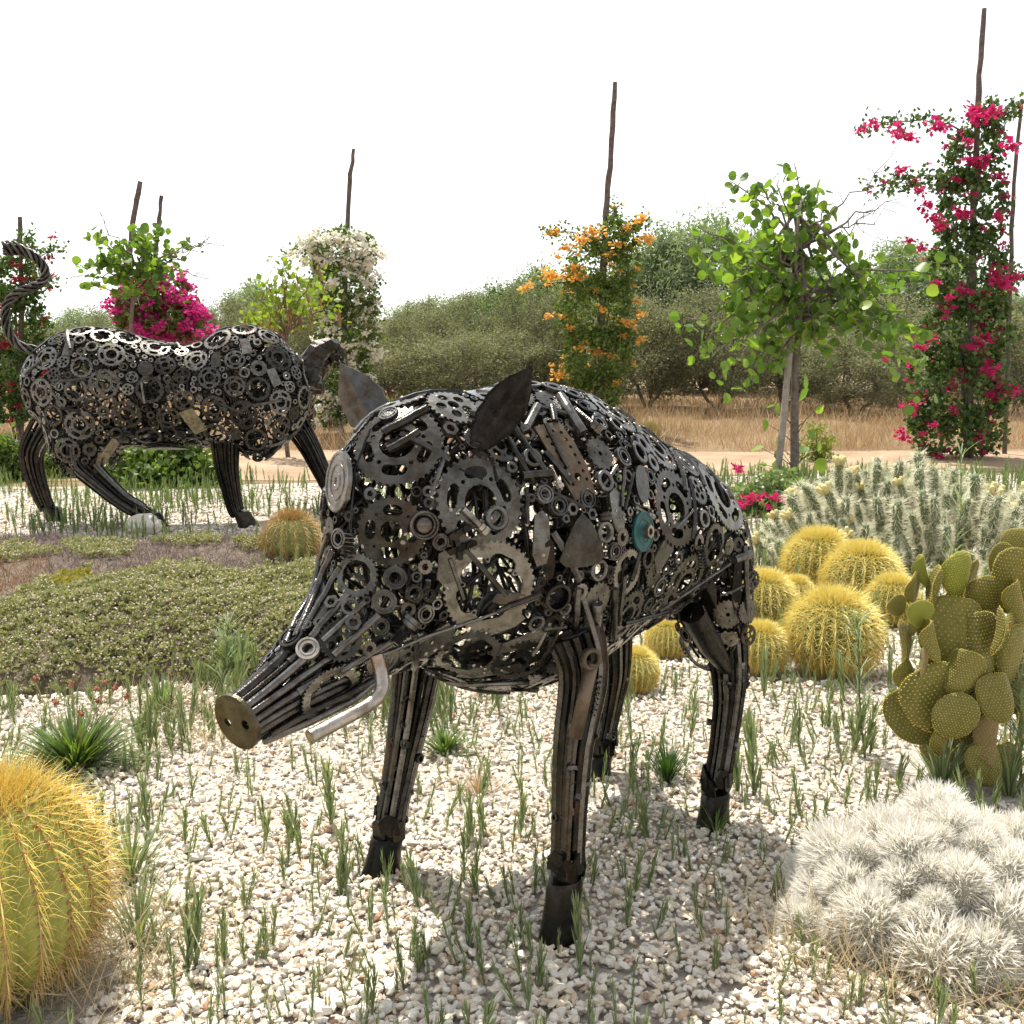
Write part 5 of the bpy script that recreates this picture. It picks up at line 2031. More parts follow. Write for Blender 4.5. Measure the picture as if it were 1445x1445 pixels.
for k, x in enumerate((-260, -180, -100, 1550, 1640, 1730, -20, 60, 160, 260, 350, 430, 520, 620, 700, 790, 880, 970, 1060, 1150, 1240, 1330, 1400, 1470)):
    tree("olive_tree", OLIVES[(k + 1) % 3], x, 27 + k % 3, float(max(396, np.interp(x, [0, 100, 300, 400, 540, 640, 700, 780, 930, 1445], [452, 444, 434, 424, 440, 420, 408, 396, 396, 420]) + [6, -8, 10, 0, -12][k % 5])), [150, 190, 130, 170, 140][k % 5], "olive tree in the second row, half hidden by the front row", "second row of olive trees", 2.75, 3.3, k * 2.3)
for k, (x, Y, top, w, lab) in enumerate([
        (770, 29, 362, 150, "feathery tree rising between the dark leafy tree and the orange bougainvillea"), (925, 28, 306, 140, "tall feathery tree beside the top of the orange bougainvillea"),
        (1005, 28, 284, 200, "widest feathery pale tree behind the round leaved sapling's crown"), (1262, 28, 330, 210, "feathery tree between the sapling's crown and the pink bougainvillea"),
        (690, 30, 394, 150, "low feathery tree beyond the olives behind the boar's ear"), (365, 30, 386, 90, "narrow feathery tree beyond the bull's shoulder"),
        (125, 30, 425, 110, "feathery tree between the bull's tail and the heart leaved sapling"), (1110, 31, 345, 150, "feathery tree straight behind the round leaved sapling"),
        (845, 31, 375, 130, "feathery tree straight behind the orange bougainvillea"), (1390, 30, 395, 180, "feathery tree behind the pink bougainvillea column"),
        (610, 34, 412, 140, "far feathery tree beyond the olives next to the white bougainvillea"), (280, 33, 428, 120, "far feathery tree above the bull's back"), (420, 32, 402, 90, "far feathery tree behind the lime green pod tree")]):
    tree("pepper_tree", PEPPERS[k % 2], x, Y, top, w * 1.15, lab, "feathery trees behind the orchard", 5.3, 4.4, k * 2.1)
# a dark leafy tree by the orange vine
dk = tree_meshes(31, 3.4, 2.2, 60, 9000, .12, .05, 1.0, sig=.2)
dk[0].materials.append(M['bark']); dk[1].materials.append(M['darkleaf'])
tree("leafy_tree", dk, 738, 24, 388, 100, "dark green broad leaved tree rising behind the olives beside the orange bougainvillea", None, 3.5, 2.5, 0)

# ---- bougainvillea climbing poles
def bract_mesh(seed, mat, n=46):
    r = np.random.default_rng(seed)
    C = norm(r.normal(size=(n, 3))) * r.uniform(.1, .9, (n, 1)) * np.array([1, 1, .7])
    mb = MB()
    D = norm(C + r.normal(size=C.shape) * .5)
    v, f = scatter(LEAF2[0], LEAF2[1], C, basis(D, r), np.stack([r.uniform(.32, .55, n), r.uniform(.4, .6, n), r.uniform(.4, .62, n)], -1))
    mb.add(v, *f)
    me = mb.mesh('flower_cluster')
    me.materials.append(mat)
    return me


def pole(name, pts, Y, r0, r1, label, base_px=None, group=None):
    """weathered pole through pixels at depth Y, rooted in the ground"""
    P = [at(x, y, Y) for x, y in pts]
    b = P[-1].copy(); b[2] = -.05
    P = np.array([b] + P[::-1])
    u = np.linspace(0, len(P) - 1, 5 * (len(P) - 1) + 1)
    Q = np.stack([np.interp(u, np.arange(len(P)), P[:, i]) for i in range(3)], -1)
    r = np.random.default_rng(int(pts[0][0]))
    Q[1:-1, :2] += r.normal(size=(len(Q) - 2, 2)) * .006
    V, F, T = tube(Q - Q[0] * np.array([1, 1, 0]), np.linspace(r0, r1, len(Q)) * (1 + .07 * r.normal(size=len(Q))), 9)
    o = mkobj(name, np_mesh(name, V, [F, T], True), M['polewood'])
    o.location = (Q[0][0], Q[0][1], 0)
    o.data.set_sharp_from_angle(angle=1.0)
    tag(o, label, "pole", group)
    return o


def blob_pts(blobs, n, Y, r, depth=1.0, shell=.55):
    """points spread in pixel-measured ellipsoids (cx, cy, rx, ry) round depth Y"""
    w = np.array([b[2] * b[3] for b in blobs], float)
    k = r.choice(len(blobs), n, p=w / w.sum())
    B = np.array(blobs, float)[k]
    d = norm(r.normal(size=(n, 3))) * (r.random((n, 1)) ** (1 / 3) * (1 - shell) + shell) * r.uniform(.75, 1.2, (n, 1))
    s = Y / FPX
    C = np.array([at(b[0], b[1], Y) for b in B])
    C[:, 0] += d[:, 0] * B[:, 2] * s
    C[:, 1] += d[:, 1] * B[:, 2] * s * depth
    C[:, 2] += d[:, 2] * B[:, 3] * s
    return C, d


def vine(name, Y, blobs, nleaf, L, W, flower, label, fl_px=None, nfl=0, fsize=(.08, .14), leaf=None, seed=0, trunk_px=None, arms=(), fbias=0.0, cat="bougainvillea"):
    r = np.random.default_rng(seed)
    g = at(trunk_px[0], trunk_px[1], Y)
    base = np.array([g[0], Y, 0.0])
    root = empty(name, base)
    tag(root, label, cat)
    wood = MB()
    lo = max(blobs, key=lambda b: b[1])
    for k in range(5):
        b = blobs[r.integers(len(blobs))]
        e = at(b[0], b[1], Y) - base
        curve_tube(wood, r.normal(size=3) * .04 * np.array([1, 1, 0]), e, .022, .008, r, n=9, wob=.06)
    fol = MB()
    C, d = blob_pts(blobs, nleaf, Y, r)
    C = C[C[:, 2] > .03]
    # clump the leaves: pull each towards a random shoot
    S, _ = blob_pts(blobs, max(30, nleaf // 60), Y, r, shell=.75)
    j = r.integers(len(S), size=len(C))
    near = np.array([np.argmin(((S - c) ** 2).sum(1)) for c in C[:len(C) * 2 // 3]])
    C[:len(near)] += (S[near] - C[:len(near)]) * r.uniform(.2, .75, (len(near), 1))
    leaf_cloud(fol, C - base, L, W, r, up=.2)
    fl = []
    for (x0, y0), (x1, y1), sg in arms:           # arching shoots that leave the column
        A, B = at(x0, y0, Y) - base, at(x1, y1, Y + r.normal() * .2) - base
        P = curve_tube(wood, A, B, .012, .004, r, sag=sg, n=10, wob=.03)
        Q = np.repeat(P[2:], 26, 0) + r.normal(size=((len(P) - 2) * 26, 3)) * .06
        leaf_cloud(fol, Q, L * .9, W * .9, r, up=.1)
        fl += [P[i] + r.normal(size=3) * .05 for i in (3, 6, 9)]
    mkobj('stem', wood.mesh('stem', True), M['bark'], root)
    fo = mkobj('foliage', fol.mesh('foliage'), leaf or M['darkleaf'], root)
    BM = [bract_mesh(seed + q, flower) for q in range(3)]
    P, d = blob_pts(blobs, max(1, nfl), Y, r, shell=.92)
    pts = [(p - base, r.uniform(*fsize)) for p in P][:nfl]
    pts += [(p, r.uniform(*fsize) * .8) for p in fl]
    for (x, y, s) in (fl_px or ()):
        p = at(x, y, Y - r.uniform(.25, .5))
        pts.append((p - base, s * Y / FPX / 2))
    for p, s in pts:
        o = mkobj('flower_cluster', BM[r.integers(3)], None, root)
        place(o, p, (r.uniform(-.5, .5), r.uniform(-.5, .5), r.uniform(0, 6.28)), (s * r.uniform(.85, 1.3), s, s * r.uniform(.6, .95)))
    return root


# the tall red-pink one at the right
YR = 11.9
pole("wooden_pole", [(1389, 12), (1381, 130), (1374, 300), (1366, 640)], YR, .05, .026, "tall weathered pole rising from the pink bougainvillea column")
vine("bougainvillea", YR, [(1378, 215, 38, 45), (1372, 300, 48, 55), (1365, 390, 58, 60), (1362, 470, 62, 60), (1352, 555, 66, 62), (1350, 612, 62, 42), (1335, 360, 22, 20), (1400, 440, 22, 26), (1300, 590, 22, 24), (1405, 560, 20, 22), (1345, 250, 24, 16)], 10500, .066, .05, M['pink'],
     "tall column of dark leaved pink bougainvillea wrapped round a pole beside the cholla",
     fl_px=[(1322, 178, 36), (1268, 188, 34), (1285, 195, 24), (1232, 176, 24), (1215, 184, 16), (1380, 160, 36), (1398, 158, 26), (1370, 226, 34), (1392, 225, 22), (1424, 205, 30), (1412, 250, 26),
            (1272, 240, 22), (1308, 292, 28), (1298, 270, 20), (1318, 308, 28), (1362, 302, 26), (1352, 300, 22), (1328, 320, 26), (1408, 306, 22), (1414, 400, 34), (1430, 392, 24), (1404, 386, 22),
            (1335, 438, 16), (1340, 420, 18), (1370, 412, 16), (1308, 478, 30), (1300, 490, 20), (1344, 545, 24), (1390, 476, 28), (1380, 486, 22), (1398, 524, 32), (1370, 490, 22), (1290, 570, 30),
            (1280, 578, 26), (1276, 618, 28), (1270, 608, 20), (1412, 556, 30), (1390, 610, 22), (1385, 618, 24), (1318, 600, 16), (1302, 612, 16), (1430, 550, 26), (1250, 508, 12), (1284, 340, 22), (1300, 350, 18)],
     arms=[((1370, 190), (1215, 182), .10), ((1370, 280), (1255, 262), .08), ((1380, 200), (1440, 150), .06), ((1365, 260), (1225, 268), .10), ((1380, 400), (1440, 392), .05), ((1360, 500), (1248, 508), .05), ((1375, 170), (1400, 150), 0)],
     fsize=(.04, .085), nfl=120, seed=51, trunk_px=(1366, 645))
pole("wooden_pole", [(1442, 140), (1430, 260), (1424, 420), (1418, 640)], YR + .5, .035, .02, "thin dark pole beside the pink bougainvillea column")
# orange
YO = 15.0
pole("wooden_pole", [(868, 116), (862, 220), (855, 300), (850, 420), (846, 600)], YO, .058, .036, "tall pole standing in the orange bougainvillea")
vine("bougainvillea", YO, [(868, 340, 36, 30), (848, 380, 52, 40), (842, 440, 56, 50), (840, 505, 52, 45), (838, 560, 40, 40)], 10500, .065, .042, M['orange'],
     "orange flowered bougainvillea column in front of the olive trees", nfl=70, fsize=(.04, .085),
     fl_px=[(780, 328, 26), (838, 328, 32), (820, 340, 26), (800, 350, 26), (786, 362, 18), (775, 390, 30), (742, 406, 26), (810, 380, 26), (815, 392, 24), (870, 345, 22), (906, 310, 26), (912, 338, 28),
            (858, 360, 20), (842, 498, 24), (820, 490, 22), (788, 530, 26), (796, 448, 22), (884, 456, 24), (905, 480, 18), (900, 425, 14), (775, 446, 18)],
     arms=[((850, 340), (768, 328), .05), ((860, 340), (915, 312), .05), ((846, 400), (740, 408), .06), ((866, 330), (868, 288), 0), ((850, 470), (905, 480), .04)], seed=61, trunk_px=(846, 600), leaf=M['bush'])
# white
YW = 14.5
pole("wooden_pole", [(499, 210), (494, 255), (489, 330), (482, 600)], YW, .045, .024, "slim pole above the white bougainvillea")
vine("bougainvillea", YW, [(482, 355, 52, 30), (486, 410, 50, 45), (492, 470, 44, 50), (488, 540, 40, 50), (470, 575, 30, 30)], 9000, .065, .045, M['white'],
     "white flowered bougainvillea column behind the bull's shoulder", nfl=290, fsize=(.06, .11),
     fl_px=[(430, 345, 30), (410, 358, 22), (450, 340, 34), (470, 335, 36), (495, 340, 36), (515, 352, 32), (460, 365, 34), (490, 365, 34), (520, 375, 28), (440, 368, 26), (505, 385, 26), (530, 390, 20), (480, 345, 30), (500, 360, 30)],
     arms=[((470, 350), (402, 362), .05)], seed=71, trunk_px=(482, 600), leaf=M['bush'])
# magenta behind the bull
YM = 14.5
vine("bougainvillea", YM, [(228, 440, 55, 40), (215, 410, 45, 30), (248, 460, 40, 35), (200, 440, 38, 34)], 3500, .08, .05, M['magenta'],
     "rounded magenta bougainvillea bush glowing behind the bull's back", nfl=150, fsize=(.07, .15), seed=81, trunk_px=(225, 600), leaf=M['bush'],
     fl_px=[(143 + 0, 405, 12), (258, 383, 16), (238, 412, 20), (208, 430, 22), (228, 458, 22), (280, 470, 20), (285, 436, 14)])
pole("wooden_pole", [(198, 256), (190, 300), (176, 400), (160, 600)], YM, .05, .034, "leaning pole above the magenta bougainvillea, taller of two")
pole("wooden_pole", [(228, 276), (222, 330), (214, 420), (206, 600)], YM + .6, .04, .026, "straight pole above the magenta bougainvillea, shorter of two")
# red at the far left
YL = 13.5
pole("wooden_pole", [(28, 306), (29, 360), (30, 430), (30, 600)], YL, .035, .028, "short pole standing in the red bougainvillea behind the bull's tail")
vine("bougainvillea", YL, [(15, 400, 40, 40), (22, 460, 45, 50), (18, 530, 42, 50), (14, 570, 36, 30)], 6000, .065, .045, M['red'],
     "loose red flowered bougainvillea column behind the bull's tail", nfl=75, fsize=(.04, .09), seed=91, trunk_px=(25, 605),
     arms=[((25, 390), (80, 348), .04), ((25, 410), (78, 396), .03), ((20, 360), (40, 335), 0)])

# ---- saplings with large round leaves
def round_leaf(seed):
    r = np.random.default_rng(seed)
    a = np.linspace(-np.pi, np.pi, 11, endpoint=False)
    out = np.stack([.5 * np.sin(a) * (1 + .06 * np.cos(3 * a)), .12 * np.abs(np.sin(a)) ** 2 + .05 * np.sin(2 * a + seed), .52 - .5 * np.cos(a)], -1)
    out[0, 2] -= .10                               # notch of the two-lobed leaf
    V = np.concatenate([out, [[0, -.03, .5]]])
    F = np.array([[i, (i + 1) % 11, 11] for i in range(11)])
    return np_mesh('leaf', V, [F], True)


_a = np.linspace(-np.pi, np.pi, 8, endpoint=False)
RLT = (np.concatenate([np.stack([.5 * np.sin(_a), .1 * np.sin(_a) ** 2, .5 - .5 * np.cos(_a)], -1), [[0, -.03, .5]]]), [np.array([[i, (i + 1) % 8, 8] for i in range(8)])])
RL = [round_leaf(k) for k in (1, 2, 3)]
for me in RL:
    me.materials.append(M['bigleaf'])


def sapling(name, Y, trunk, ends, twigs, leaf_m, nleaf, label, seed, depth, trunk_r, stuff_n=0):
    r = np.random.default_rng(seed)
    T = np.array([at(x, y, Y) for x, y in trunk])
    base = np.array([T[0][0], Y, 0.0])
    T = T - base
    T[0][2] = -.04
    root = empty(name, base)
    tag(root, label, "tree")
    u = np.linspace(0, len(T) - 1, 4 * (len(T) - 1) + 1)
    TP_ = np.stack([np.interp(u, np.arange(len(T)), T[:, i]) for i in range(3)], -1)
    wood = MB()
    V, F, T3 = tube(TP_, np.linspace(trunk_r, trunk_r * .45, len(TP_)), 8)
    wood.add(V, F, T3)
    tr = mkobj('trunk', wood.mesh('trunk', True), M['bark'], root)
    br = MB()
    spots = []
    for k, (x, y) in enumerate(ends):
        e = at(x, y, Y + r.uniform(-depth, depth)) - base
        s = TP_[r.integers(len(TP_) * 3 // 5, len(TP_))]
        P = curve_tube(br, s, e, trunk_r * .38, .004, r, sag=.06, wob=.10, n=9, sides=5)
        Q = np.stack([np.interp(np.linspace(3.0, 8, 40), np.arange(9), P[:, i]) for i in range(3)], -1)
        spots += [(q, e) for q in Q]
    for k, (x, y) in enumerate(twigs):
        e = at(x, y, Y + r.uniform(-depth, depth) * .5) - base
        P = curve_tube(br, TP_[-3], e, .012, .003, r, sag=.05, wob=.12, n=9, sides=4)
        for q in range(5):
            a = P[r.integers(4, 8)]
            curve_tube(br, a, a + (e - TP_[-3]) * .22 + r.normal(size=3) * .18, .004, .0015, r, n=5, sides=3)
    mkobj('branches', br.mesh('branches', True), M['bark'], root)
    idx = r.permutation(len(spots))
    bg = MB()
    cnt = 0
    for i in idx:
        q, e = spots[i]
        p = q + r.normal(size=3) * leaf_m * .40
        if cnt < nleaf:
            o = mkobj('leaf', RL[r.integers(3)], None, root)
            d = Vector((r.normal() * .8, r.normal() * .8, r.normal() * .55 - .25)).normalized()
            o.rotation_euler = (d.to_track_quat('Z', 'Y').to_matrix() @ Matrix.Rotation(r.uniform(0, 6.28), 3, 'Z')).to_euler()
            o.location = tuple(p)
            s = leaf_m * r.uniform(.62, 1.12)
            o.scale = (s, s, s)
        elif cnt < nleaf + stuff_n:
            D = r.normal(size=(2, 3)) + np.array([0, 0, -.3])
            v, f = scatter(RLT[0], RLT[1], p[None] + r.normal(size=(2, 3)) * leaf_m * .4, basis(D, r), leaf_m * r.uniform(.5, .95, 2))
            bg.add(v, *f)
        cnt += 1
    if stuff_n:
        o = mkobj('foliage', bg.mesh('foliage'), M['bigleaf_i'], root)
        o["kind"] = "stuff"
    return root


YS = gnd(1122, 688)[1]
sapling("round_leaved_sapling", YS, [(1122, 688), (1121, 600), (1122, 520), (1128, 455), (1135, 400), (1122, 300)],
        [(1030, 255), (1060, 300), (985, 320), (962, 345), (1000, 390), (1030, 400), (962, 470), (978, 505), (1012, 540), (1062, 545), (1120, 228), (1100, 252), (1150, 272), (1165, 300), (1200, 330), (1090, 330),
         (1180, 390), (1222, 420), (1262, 440), (1300, 402), (1338, 372), (1292, 470), (1232, 372), (1060, 440), (1040, 480), (1110, 400), (1150, 430), (1192, 470), (1080, 380), (1296, 520), (1242, 500), (1130, 350),
         (1015, 450), (1075, 500), (1160, 500), (1045, 350), (1002, 352), (1210, 470), (1095, 530), (1290, 555)],
        [(1270, 280), (1250, 240), (1230, 300), (1060, 245), (1265, 300)], .115, 295, "round leaved sapling with bright green leaves tied to a pale stake", 101, .55, .042, stuff_n=430)
# leafy shoots low on that trunk belong to the tree too
rootS = [o for o in bpy.data.objects if o.name == "round_leaved_sapling"][0]
r8 = np.random.default_rng(8)
for (x, y) in [(1085, 600), (1075, 632), (1090, 655), (1100, 580), (1080, 575), (1095, 625), (1140, 610), (1135, 640), (1148, 655), (1160, 630), (1110, 660), (1092, 670), (1150, 580), (1070, 655), (1128, 560), (1142, 540), (1138, 592), (1105, 640)]:
    o = mkobj('leaf', RL[r8.integers(3)], None, rootS)
    p = at(x, y, YS + r8.normal() * .08) - np.array(rootS.location)
    place(o, p, (r8.uniform(0, 6), r8.uniform(0, 6), r8.uniform(0, 6)), .11 * r8.uniform(.8, 1.2))
    tw = MB()
    q0 = at(1122, min(670, y + 28), YS) - np.array(rootS.location)
    curve_tube(tw, q0, p, .006, .002, r8, sag=.05, n=5, sides=4)
    mkobj('shoot', tw.mesh('shoot', True), M['bark'], rootS)
P = np.array([at(1094, 694, YS - .12), at(1104, 610, YS - .1), at(1114, 500, YS - .05), at(1122, 380, YS), at(1126, 290, YS)])
P[0][2] = -.05
b0 = P[0] * np.array([1, 1, 0])
V, F, T = tube(P - b0, [.03, .03, .028, .024, .02], 9)
st = mkobj("tree_stake", np_mesh("tree_stake", V, [F, T], True), M['stake'])
st.location = tuple(b0)
tag(st, "pale grey leaning stake tied beside the round leaved sapling", "stake")

sapling("leafy_sapling", 12.6, [(182, 640), (184, 560), (183, 500), (186, 440), (192, 400), (200, 370)],
        [(108, 372), (118, 398), (132, 332), (168, 330), (192, 318), (232, 318), (268, 336), (288, 346), (215, 350), (242, 360), (150, 398), (182, 388), (226, 396), (256, 376), (160, 360), (140, 366), (205, 335), (178, 350), (215, 378), (196, 404), (150, 345)],
        [(322, 340), (300, 392), (290, 350), (310, 338), (92, 402), (140, 296)], .105, 190, "small sapling with heart shaped leaves and bare twigs behind the bull's back", 111, .5, .035, stuff_n=160)

# lime green shrub with brown pods left of the white vine
r9 = np.random.default_rng(9)
YP = 12.0
g = at(405, 600, YP)
base = np.array([g[0], YP, 0.0])
root = empty("pod_tree", base)
tag(root, "thin lime green little tree hung with brown seed pods beside the white bougainvillea", "tree")
wood, fol, pods = MB(), MB(), MB()
curve_tube(wood, (0, 0, -.03), at(404, 470, YP) - base, .03, .02, r9, n=8)
for x, y in [(360, 415), (375, 395), (400, 388), (425, 400), (445, 380), (460, 400), (470, 430), (350, 440), (385, 430), (415, 420), (440, 425), (405, 372), (362, 458)]:
    e = at(x, y, YP + r9.normal() * .25) - base
    P = curve_tube(wood, at(404, 475, YP) - base, e, .012, .004, r9, sag=.05, n=7, sides=4)
    Q = np.repeat(P[3:], 9, 0) + r9.normal(size=(36, 3)) * .09
    leaf_cloud(fol, Q, .085, .07, r9)
    if r9.random() < .8:
        Q = P[r9.integers(2, 7, 6)] + r9.normal(size=(6, 3)) * .05
        v, f = scatter(LEAF2[0], LEAF2[1], Q, basis(np.array([[0, 0, -1.0]] * 6) + r9.normal(size=(6, 3)) * .2, r9), np.stack([np.full(6, .028), np.full(6, .1), r9.uniform(.14, .22, 6)], -1))
        pods.add(v, *f)
mkobj('trunk', wood.mesh('trunk', True), M['bark'], root)
mkobj('foliage', fol.mesh('foliage'), M['limeleaf'], root)
mkobj('seed_pods', pods.mesh('seed_pods'), M['pod'], root)


# ---- low bushes
def bush(name, x, y, Y, rx, ry, n, L, W, mat, label, seed, flowers=None, nf=0, fs=(.04, .06), cat="bush", fpx=()):
    r = np.random.default_rng(seed)
    g = at(x, y, Y)
    base = np.array([g[0], Y, 0.0])
    root = empty(name, base)
    tag(root, label, cat)
    s = Y / FPX
    fol, wood = MB(), MB()
    hgt = 2 * ry * s
    m = max(14, n // 60)
    d = norm(r.normal(size=(m, 3)))
    d[:, 2] = np.abs(d[:, 2])
    C = d * r.uniform(.45, 1, (m, 1)) * np.array([rx * s, rx * s * .7, hgt])
    for c in C[::3]:
        curve_tube(wood, (0, 0, -.02), c, .012, .004, r, n=5, sides=4)
    j = r.integers(m, size=n)
    Q = C[j] + r.normal(size=(n, 3)) * np.array([.09, .09, .08]) * max(.6, hgt / .6)
    leaf_cloud(fol, Q[Q[:, 2] > .0], L, W, r, up=.3)
    mkobj('stem', wood.mesh('stem', True), M['bark'], root)
    mkobj('foliage', fol.mesh('foliage'), mat, root)
    if flowers:
        BM = bract_mesh(seed, flowers, 30)
        pts = [(C[r.integers(m)] * 1.12, r.uniform(*fs)) for _ in range(nf)] + [(at(a, b, Y - .34) - base, w * s / 2 * 1.25) for a, b, w in fpx]
        for p, q in pts:
            o = mkobj('flower_cluster', BM, None, root)
            place(o, p, (0, 0, r.uniform(0, 6.28)), q)
    return root


bush("flowering_bush", 235, 690, 9.2, 80, 34, 4200, .07, .05, M['bush'], "low green bush with a few pink flowers under the bull's belly", 121, M['magenta'], 9)
bush("flowering_bush", 100, 672, 10.0, 40, 26, 1500, .07, .05, M['bush'], "small green bush seen between the bull's hind legs", 122)
bush("green_bush", 0, 640, 9.6, 34, 30, 2200, .07, .05, M['bush'], "dense green bush at the edge of the gravel behind the bull's hind leg", 123)
bush("flowering_bush", 1092, 745, 7.4, 62, 30, 2600, .06, .03, M['weed'], "sprawling bush with loose crimson flowers between the boar's rump and the cholla", 124, M['pink'], 0,
     fpx=[(1040, 662, 18), (1062, 704, 24), (1050, 712, 20), (1096, 704, 22), (1126, 708, 34), (1100, 742, 24), (1112, 748, 18), (1074, 700, 14), (1084, 716, 12)])
bush("yellow_green_bush", 555, 600, 17.0, 60, 22, 2600, .08, .05, M['yellowbush'], "low yellow green bush in front of the olive trees behind the boar's head", 125)
bush("dry_shrub", 1150, 655, 11.5, 26, 28, 900, .05, .025, M['yellowbush'], "sparse dry shrub beside the round leaved sapling", 126)
bush("dry_shrub", 985, 600, 17.5, 30, 14, 500, .06, .02, M['straw'], "pale dead shrub at the foot of the olive trees", 127)
bush("green_bush", 1240, 790, 5.3, 34, 12, 1200, .05, .02, M['weed'], "low weedy green bush at the foot of the cholla", 128)

# ------------------------------------------------------------------ small plants on the gravel
def blade(L, W, bend, n=3):
    """narrow leaf along z bending to +y"""
    t = np.linspace(0, 1, n + 1)
    w = W * np.sqrt(np.clip(1 - t ** 1.6, 0, 1)) * (.55 + .9 * t * (1 - t) * 2)
    V, F4 = [], []
    for i in range(n):
        V += [(-w[i] / 2, bend * L * t[i] ** 2, L * t[i]), (w[i] / 2, bend * L * t[i] ** 2, L * t[i])]
    V.append((0, bend * L, L))
    for i in range(n - 1):
        F4.append((2 * i, 2 * i + 1, 2 * i + 3, 2 * i + 2))
    return np.array(V), [np.array([[2 * n - 2, 2 * n - 1, 2 * n]]), np.array(F4)]


def sprout_tpl(seed, stems=1, seg=3, nl=27):
    """upright shoot, unit height: narrow leaves clasping a stem"""
    r = np.random.default_rng(seed)
    mb = MB()
    for s in range(stems):
        o = np.array([r.normal() * .09, r.normal() * .09, 0]) if s else np.zeros(3)
        h = r.uniform(.55, 1) if s else 1.0
        n = int(nl * h) + 4
        z = np.linspace(.02, .74, n) * h
        a = np.arange(n) * 2.4 + r.uniform(0, 6)
        D = np.stack([np.cos(a) * .33, np.sin(a) * .33, np.ones(n)], -1) + r.normal(size=(n, 3)) * .05
        bv, bf = blade(1, .115, .12, seg)
        P = np.stack([.012 * np.cos(a), .012 * np.sin(a), z], -1) + o
        R = basis_down(D, -np.stack([np.cos(a), np.sin(a), 0 * a], -1))
        v, f = scatter(bv, bf, P, R, np.full(n, .30) * r.uniform(.75, 1.15, n) * (1 - .25 * z / h))
        mb.add(v, *f)
        V, F, T = tube(np.array([o + (0, 0, -.05), o + (0, 0, .8 * h)]), [.016, .01], 4, True)
        mb.add(V, F, T)
    ks = sorted(mb.F)
    return np.concatenate(mb.V), [np.concatenate(mb.F[k]) for k in ks]


SP = [sprout_tpl(k, 1 + (k % 3 == 0)) for k in range(9)]
SPF = [sprout_tpl(k + 40, 1 + (k % 2), 2, 13) for k in range(5)]
SPM = []
for v, f in SP:
    me = np_mesh('shoot', v, f)
    me.materials.append(M['sprout'])
    SPM.append(me)
r10 = np.random.default_rng(10)
HOOF = [gnd(797, 1318), gnd(545, 1228), gnd(1010, 1163), gnd(845, 1090)]
KEEP_S = KEEP + [(h[0], h[1], .05) for h in HOOF] + [(gnd(105, 1085)[0], gnd(105, 1085)[1], .16)]
pos = []
tries = 0
while len(pos) < 292 and tries < 20000:
    tries += 1
    y = math.sqrt(r10.uniform(1.42 ** 2, 3.35 ** 2))
    x = r10.uniform(-1, 1) * (.5 * y + .05)
    if any((x - a) ** 2 + (y - b) ** 2 < (c + .015) ** 2 for a, b, c in KEEP_S):
        continue
    if cover_h(np.array([[x, y]]))[0] > .005:
        continue
    if vnoise(np.array([[x, y]]), 33, 4.5)[0] < -.35 and r10.random() < .75:
        continue
    if y < 1.62 and r10.random() < .35:
        continue
    if pos and r10.random() < .45:                 # many stand in little groups
        a = pos[r10.integers(len(pos))]
        x, y = a[0] + r10.normal() * .035, a[1] + r10.normal() * .035
        if any((x - a_) ** 2 + (y - b_) ** 2 < c_ ** 2 for a_, b_, c_ in KEEP_S):
            continue
    if y < 1.4:
        continue
    pos.append((x, y))
for k, (x, y) in enumerate(pos):
    o = mkobj("green_shoot", SPM[k % 9])
    h = .088 * math.exp(r10.normal() * .32) * (1 + .22 * max(0, y - 1.9))
    place(o, (x, y, 0), (r10.normal() * .14, r10.normal() * .14, r10.uniform(0, 6.28)), (h * 1.15 * r10.uniform(.85, 1.2), h * 1.15 * r10.uniform(.85, 1.2), h))
    tag(o, "slender upright grey green shoot growing out of the white gravel", "plant", "green shoots in the gravel")


def shoots(name, n, y0, y1, h0, h1, mat, label, seed, xr=None, dens=None, tpls=SPF, lean=.12):
    r = np.random.default_rng(seed)
    y = np.sqrt(r.uniform(y0 ** 2, y1 ** 2, n))
    x = r.uniform(-1, 1, n) * (.6 * y + .2) if xr is None else r.uniform(*xr, n)
    P = np.stack([x, y, 0 * x], -1)
    k = clear(P) & (cover_h(P[:, :2]) < .02)
    if dens is not None:
        k &= r.random(n) < dens(P)
    P = P[k]
    mb = MB()
    for t in range(len(tpls)):
        s = np.arange(len(P)) % len(tpls) == t
        if not s.any():
            continue
        D = np.stack([r.normal(size=s.sum()) * lean, r.normal(size=s.sum()) * lean, np.ones(s.sum())], -1)
        h = r.uniform(h0, h1, s.sum())
        v, f = scatter(tpls[t][0], tpls[t][1], P[s], basis(D, r), h)
        mb.add(v, *f)
    o = mb.build(name, mat)
    tag(o, label, "plants", kind="stuff")
    return o


dn = lambda P: np.clip(.5 + .6 * vnoise(P[:, :2], 44, 2.2), .05, 1)
shoots("small_shoots", 1500, 1.42, 3.5, .035, .115, M['sprout'], "smaller green seedlings scattered between the shoots in the gravel", 144, lean=.2)
shoots("distant_shoots", 2300, 3.35, 6.0, .10, .21, M['sprout'], "scattered grey green shoots on the gravel round the barrel cacti", 141, dens=dn)
shoots("weeds", 5200, 6.0, 9.6, .09, .20, M['weed'], "tall wispy green weeds on the gravel round the bull", 142, dens=dn)
shoots("weed_strip", 900, 7.6, 10.0, .10, .22, M['weed'], "strip of green weeds in front of the dirt path", 143, xr=(.8, 6.0))


